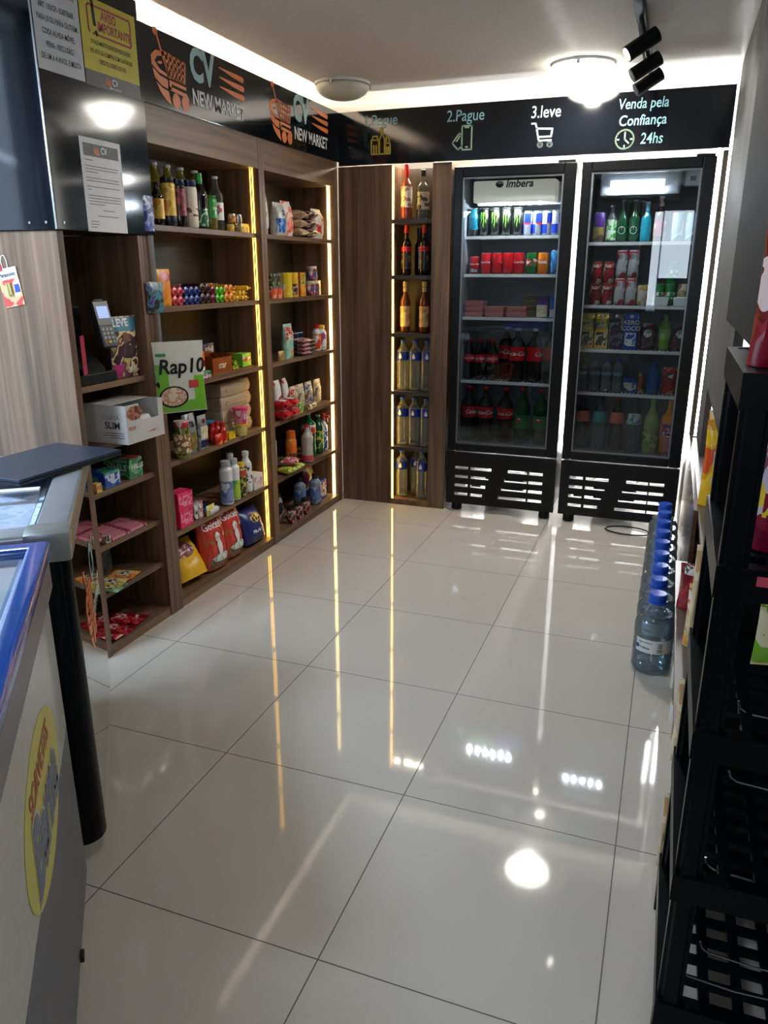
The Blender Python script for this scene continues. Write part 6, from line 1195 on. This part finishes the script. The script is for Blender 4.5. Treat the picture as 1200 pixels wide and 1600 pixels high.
finish('inner_rail', B((x0+0.034, x1-0.05, y1-0.038, y1-0.028, 0.8885, 0.904), (x0+0.034, x0+0.042, y0+0.05, y1-0.038, 0.8885, 0.904)), plain('pale_blue_rail', (150, 176, 214), 0.3), f1)
for k in range(10):  # pale stripes imitate reflections on the glass lid by their colour
    finish('reflection_stripe', B((x0+0.044, x1-0.06, -0.105-0.05*k, -0.060-0.05*k, 0.8885, 0.893+0.003*(k % 2))), plain('pale_reflection%d' % (k % 3), ((226, 222, 216), (180, 190, 212), (206, 196, 190))[k % 3], 0.4), f1)
for x in (0.075, 0.90):
    for y in (-0.08, -0.56):
        finish('caster', tube(bmesh.new(), [(x-0.012, y, 0.034), (x+0.012, y, 0.034)], 0.034, 18), M_blackm, f1, True)
finish('foot_knob', B((0.27, 0.29, -0.02, -0.012, 0.074, 0.090)), M_bink, f1)
SF = lambda u, z: frame((-u, y1+0.0004, z), (-1, 0, 0), (0, 0, 1))
M_oval = plain('sticker_yellow', (206, 196, 92), 0.4)
st_ = poly([ell(0, 0, 0.232, 0.135, 48)], M_oval, f1, SF(-0.405, 0.572), 'sticker'); 
text('SORVETES', 0.058, plain('sticker_red', (184, 90, 60), 0.4), st_, SF(-0.405, 0.640) @ Matrix.Translation((0, 0, 0.0012)), 0.03, 0.0)
M_swh = plain('sticker_white', (214, 214, 210), 0.4)
text('Barna', 0.165, M_swh, st_, SF(-0.405, 0.545) @ Matrix.Translation((0, 0, 0.0010)), 0.085, 0.2, sx=0.86); text('Barna', 0.165, plain('sticker_slate', (104, 112, 130), 0.4), st_, SF(-0.405, 0.545) @ Matrix.Translation((0, 0, 0.0018)), 0.05, 0.2, sx=0.86)

f2 = thing('chest_freezer', 'black sided chest freezer with silver top frame and glass lid beside the nearest shelves', 'freezer', (0, 0, 0), FZ, 'chest freezers')
a0, a1, b1, b0 = -0.962, -0.105, 0.014, -0.60
M_gloss = plain('mirror_black_panel', (26, 24, 24), 0.05, 0, 1.0)
finish('front_panel', B((a0, a1-0.05, b1-0.012, b1, 0.065, 0.835), bevel=0.002), M_gloss, f2)
finish('body', B((a0, a1-0.004, b0, b1-0.013, 0.065, 0.835)), M_blackm, f2)
pst = finish('corner_post', lathe([(0.050, 0.055), (0.052, 0.06), (0.052, 0.83), (0.050, 0.836)], 28, centre=(a1-0.046, b1-0.046)), M_plblack, f2, True)
rimz = (0.836, 0.905)
fr_ = [(a0-0.012, a1+0.004, b1-0.085, b1+0.012, *rimz), (a0-0.012, a1+0.004, b0-0.01, b0+0.075, *rimz), (a1-0.075, a1+0.004, b0+0.075, b1-0.085, *rimz), (a0-0.012, a0+0.07, b0+0.075, b1-0.085, *rimz)]
finish('top_frame', ring(a0-0.012, a1+0.004, b0-0.01, b1+0.012, 0.080, 0.836, 0.905, 0.010), plain('satin_aluminium', (168, 174, 180), 0.34, 0.75), f2, True)
finish('corner_cap', B((a1-0.085, a1+0.008, b1-0.088, b1+0.016, 0.834, 0.909), bevel=0.016), plain('grey_corner_cap', (146, 148, 144), 0.3, 0.5), f2, True)
finish('glass_lid', B((a0+0.07, a1-0.075, b0+0.075, b1-0.085, 0.893, 0.899)), clear('freezer_glass', (244, 248, 252), 0.03, True, ior=1.35), f2)
finish('frosted_liner', B((a0+0.07, a1-0.075, b0+0.075, b1-0.085, 0.862, 0.868)), printed('frost', [(206, 218, 232), (222, 230, 240), (192, 206, 226)], 14, 0.6), f2)
finish('lid_handle', B((a0+0.42, a0+0.45, b0+0.08, b1-0.09, 0.8995, 0.904)), M_wplast, f2)
DF = lambda u, z: frame((-u, b1+0.0006, z), (-1, 0, 0), (0, 0, 1))
cart_logo(f2, DF(0.40, 0.405), 1.05); text('CV', 0.16, M_teal, f2, DF(0.74, 0.60), 0.035, sx=0.8); text('NEW MARKET', 0.075, M_lgrey, f2, DF(0.77, 0.47), 0.02, sx=0.66)
for x in (a0+0.07, a1-0.08):
    for y in (b0+0.06, b1-0.07): finish('caster', tube(bmesh.new(), [(x-0.012, y, 0.032), (x+0.012, y, 0.032)], 0.032, 18), M_blackm, f2, True)
lp = thing('laptop', 'closed slate blue laptop lying across the back corner of the silver topped freezer', 'laptop', (-0.560, 0.560, 0.9055), math.radians(88))
M_slate = plain('slate_lid', (58, 68, 86), 0.34, 0.55)
finish('laptop_lid', B((-0.205, 0.205, -0.135, 0.135, 0.012, 0.020), bevel=0.003), M_slate, lp); finish('laptop_base', B((-0.205, 0.205, -0.135, 0.135, 0.001, 0.0115), bevel=0.003), plain('dark_laptop_base', (36, 38, 42), 0.4, 0.3), lp)
text('hp', 0.03, M_bink, lp, frame((0.0, 0.0, 0.0195), (1, 0, 0), (0, 1, 0)), 0.0, 0.25, off=0.001) if False else None

# ================================================================== BLACK PLASTIC RACK AT RIGHT
rk = thing('plastic_rack', 'black plastic shelf rack with lattice tiers at the right edge, holding snack bags', 'shelf rack', (1.302, 0.030, 0))
RW, RD = 0.46, 0.42
ZT = [0.132, 0.432, 0.732, 1.032, 1.332]
def tier(z):
    bm = B((0, RW, 0, 0.018, z-0.054, z), (0, RW, RD-0.018, RD, z-0.054, z), (0, 0.018, 0.018, RD-0.018, z-0.054, z), (RW-0.018, RW, 0.018, RD-0.018, z-0.054, z))
    n = 7
    for k in range(n): 
        x = 0.018+(RW-0.036)*k/n; box(bm, x, x+0.020, 0.018, RD-0.018, z-0.016, z-0.002)
    for k in range(7):
        y = 0.018+(RD-0.036)*k/7; box(bm, 0.018, RW-0.018, y, y+0.017, z-0.0155, z-0.0025)
    return bm
for k, z in enumerate(ZT): finish('lattice_tier', tier(z), M_plblack, rk)
for k, (za, zb2) in enumerate(zip([0]+ZT, [z-0.054 for z in ZT])):
    for x in (0.0, RW-0.052):
        for y in (0.0, RD-0.052):
            bm = bmesh.new(); i_ = 0.004 if k else 0
            vs = box(bm, x+i_, x+0.052-i_, y+i_, y+0.052-i_, za, zb2); bmesh.ops.bevel(bm, geom=[e for e in bm.edges if abs(e.verts[0].co.z-e.verts[1].co.z) > 0.01], offset=0.010, segments=3, affect='EDGES')
            finish('post', bm, M_plblack, rk)
bm = B((0.0, 0.0025, 0.40, 0.4185, 0.10, 0.40)); bm.free()
M_hook = plain('chrome_hook', (120, 122, 126), 0.25, 0.9)
HK = [(0.075, 0.10, 0.727), (0.085, 0.16, 0.545), (0.055, 0.05, 0.425), (0.075, 0.10, 0.185), (0.040, 0.05, 0.165)]
for x, y, z in HK:
    finish('wire_hook', tube(bmesh.new(), [(x, y, z+0.022), (x+0.004, y, z+0.008), (x+0.016, y, z), (x+0.10, y, z-0.006), (x+0.24, y, z+0.004), (RW-0.02, y, z+0.010)], 0.0024, 8), M_hook, rk, True)
tg = finish('price_tag', B((0.06, 0.26, -0.0016, 0.0, 1.006, 1.022)), plain('pink_tag', (200, 70, 90), 0.4), rk)
# goods on the rack
M_maroonbag = printed('maroon_foil', [(130, 16, 36), (150, 26, 46), (110, 10, 28), (226, 206, 206)], 12, 0.25)
put('maroon_snack_bag', bag_(0.16, 0.26, 0.09, M_maroonbag, [(-0.06, 0.03, 0.13, 0.24, printed('white_art', [(226, 206, 206), (150, 26, 46), (226, 200, 60)], 26))], seed=101), 'tall maroon and white snack bag standing on the top tier of the black rack', 'bag', (1.392, 0.135, 1.332), 0.1, None, 'snack_bag')
put('orange_top_bag', bag_(0.17, 0.235, 0.10, printed('maroon_mix', [(110, 14, 40), (130, 20, 50), (200, 180, 190), (226, 190, 50)], 14, 0.25), [(-0.075, 0.075, 0.195, 0.225, M_orp), (-0.075, 0.03, 0.14, 0.185, printed('white_red', [(226, 214, 214), (150, 40, 60)], 30), 'ellipse'), (-0.07, 0.06, 0.06, 0.10, printed('yellow_swoosh', [(226, 200, 50), (130, 20, 50)], 26))], seed=102), 'maroon snack bag with orange top and yellow swoosh inside the black rack', 'bag', (1.432, 0.155, 1.032), 0.05, None, 'snack_bag')
put('maroon_chip_bag', bag_(0.13, 0.20, 0.07, printed('dull_maroon', [(90, 14, 34), (120, 30, 50), (200, 190, 200), (150, 140, 60)], 16, 0.25), seed=103), 'dull maroon crisp bag behind the orange topped bag on the black rack', 'bag', (1.470, 0.300, 1.032), -0.2, None, 'snack_bag')
put('green_snack_bag', bag_(0.09, 0.16, 0.03, printed('green_white_foil', [(120, 180, 40), (226, 214, 170), (140, 190, 60)], 12, 0.25), seed=104, gusset=False), 'small green and cream snack packet hanging from a wire hook on the black rack', 'packet', (1.425, 0.105, 0.840), 0.2, None, 'snack_packet', 0, 0)
put('cream_chip_bag', bag_(0.10, 0.155, 0.05, printed('cream_maroon', [(214, 200, 160), (190, 170, 130), (120, 20, 40)], 14, 0.25), [(-0.045, 0.045, 0.02, 0.075, M_dred)], seed=105), 'cream bag with maroon foot poking out behind the post of the black rack', 'bag', (1.425, 0.400, 1.034), 0.1, None, 'snack_bag')
put('tan_hanging_bag', bag_(0.030, 0.215, 0.045, printed('tan_film', [(206, 180, 140), (226, 206, 170), (190, 150, 100)], 12, 0.3), seed=106, gusset=False), 'tan film bag bulging out at the aisle side of the black rack, topmost of three', 'bag', (1.312, 0.470, 0.700), 0, 'tan film bags beside the black rack')
put('tan_hanging_bag', None, 'tan film bag bulging out at the aisle side of the black rack, middle of three', 'bag', (1.312, 0.470, 0.380), 0.1, 'tan film bags beside the black rack')
put('tan_hanging_bag', None, 'tan film bag bulging out at the aisle side of the black rack, lowest of three', 'bag', (1.312, 0.470, 0.075), -0.1, 'tan film bags beside the black rack')
put('yellow_noodle_bag', bag_(0.06, 0.13, 0.04, printed('clear_yellow', [(214, 190, 90), (190, 180, 140), (226, 206, 120)], 20, 0.2), seed=107, gusset=False), 'small clear pouch with yellow contents clipped at the top side of the black rack', 'pouch', (1.345, 0.470, 1.200), 0.1)
# goods on the low right shelving
M_ys = printed('yellow_foil', [(240, 190, 30), (244, 200, 60), (226, 160, 20), (220, 80, 40)], 10, 0.22)
put('yellow_snack_bag', bag_(0.19, 0.31, 0.14, printed('yellow_mix', [(240, 190, 30), (244, 200, 60), (206, 190, 170), (226, 160, 20), (190, 170, 150)], 16, 0.22), [(-0.05, 0.02, 0.03, 0.24, printed('red_script', [(240, 180, 30), (244, 190, 40), (206, 40, 30)], 50)), (-0.06, 0.06, 0.275, 0.305, M_orp)], seed=111), 'bright yellow snack bag with red print on the right shelf, lower of two', 'bag', (1.470, 2.220, 0.605), -0.35, 'yellow snack bags')
put('yellow_snack_bag_b', bag_(0.16, 0.33, 0.10, printed('yellow_clear', [(206, 196, 180), (240, 170, 30), (226, 214, 200), (190, 170, 150)], 12, 0.22), [(-0.02, 0.05, 0.02, 0.14, M_ys), (-0.05, 0.05, 0.20, 0.235, M_orp)], seed=112), 'yellow bag with clear window and orange top standing behind on the right shelf', 'bag', (1.490, 2.45, 0.605), 0.1, 'yellow snack bags', 'yellow_snack_bag')
put('yellow_snack_bag_c', bag_(0.16, 0.33, 0.09, M_ys, [(-0.05, 0.05, 0.10, 0.22, printed('clear_win', [(226, 214, 200), (200, 190, 180), (240, 190, 30)], 14))], seed=113), 'tall yellow bag leaning in front of the other yellow bags on the right shelf', 'bag', (1.440, 1.900, 0.605), 0.05, 'yellow snack bags', 'yellow_snack_bag')
put('tortilla_bag', bag_(0.11, 0.23, 0.07, printed('gold_foil', [(214, 160, 50), (226, 180, 80), (190, 130, 40)], 12, 0.22), seed=114), 'golden snack bag on the right shelf close to the black rack', 'bag', (1.425, 1.150, 0.605), 0.05, None, 'yellow_snack_bag')
put('red_crisp_bag', bag_(0.17, 0.17, 0.08, printed('red_foil', [(150, 20, 30), (170, 34, 40), (120, 12, 24)], 12, 0.22), [(-0.07, 0.07, 0.135, 0.165, printed('white_script', [(226, 220, 214), (60, 30, 30), (226, 220, 214)], 40))], seed=115), 'red crisp bag with white lettering on the lower right shelf behind the jugs', 'bag', (1.40, 1.560, 0.305), -0.1)
put('orange_bread_bag', bag_(0.10, 0.215, 0.07, printed('bread_bag', [(226, 160, 60), (220, 190, 140), (200, 120, 50), (226, 220, 210)], 12, 0.22), seed=116), 'orange and white bread bag before the red crisp bag on the lower right shelf', 'bag', (1.385, 1.260, 0.305), 0.0)
M_wf = printed('white_bread', [(220, 216, 210), (226, 222, 216), (200, 150, 60), (70, 80, 60)], 14, 0.22)
for k, (y, z, r_) in enumerate(((0.98, 0.052, 0), (1.20, 0.052, 0.2), (1.42, 0.052, -0.1))):
    put('white_bread_bag', bag_(0.12, 0.20, 0.09, M_wf, seed=117), '%s white bread bag on the floor level of the right shelving' % ['nearest', 'middle', 'farthest'][k], 'bag', (1.378, y, z), r_-0.3, 'white bread bags')
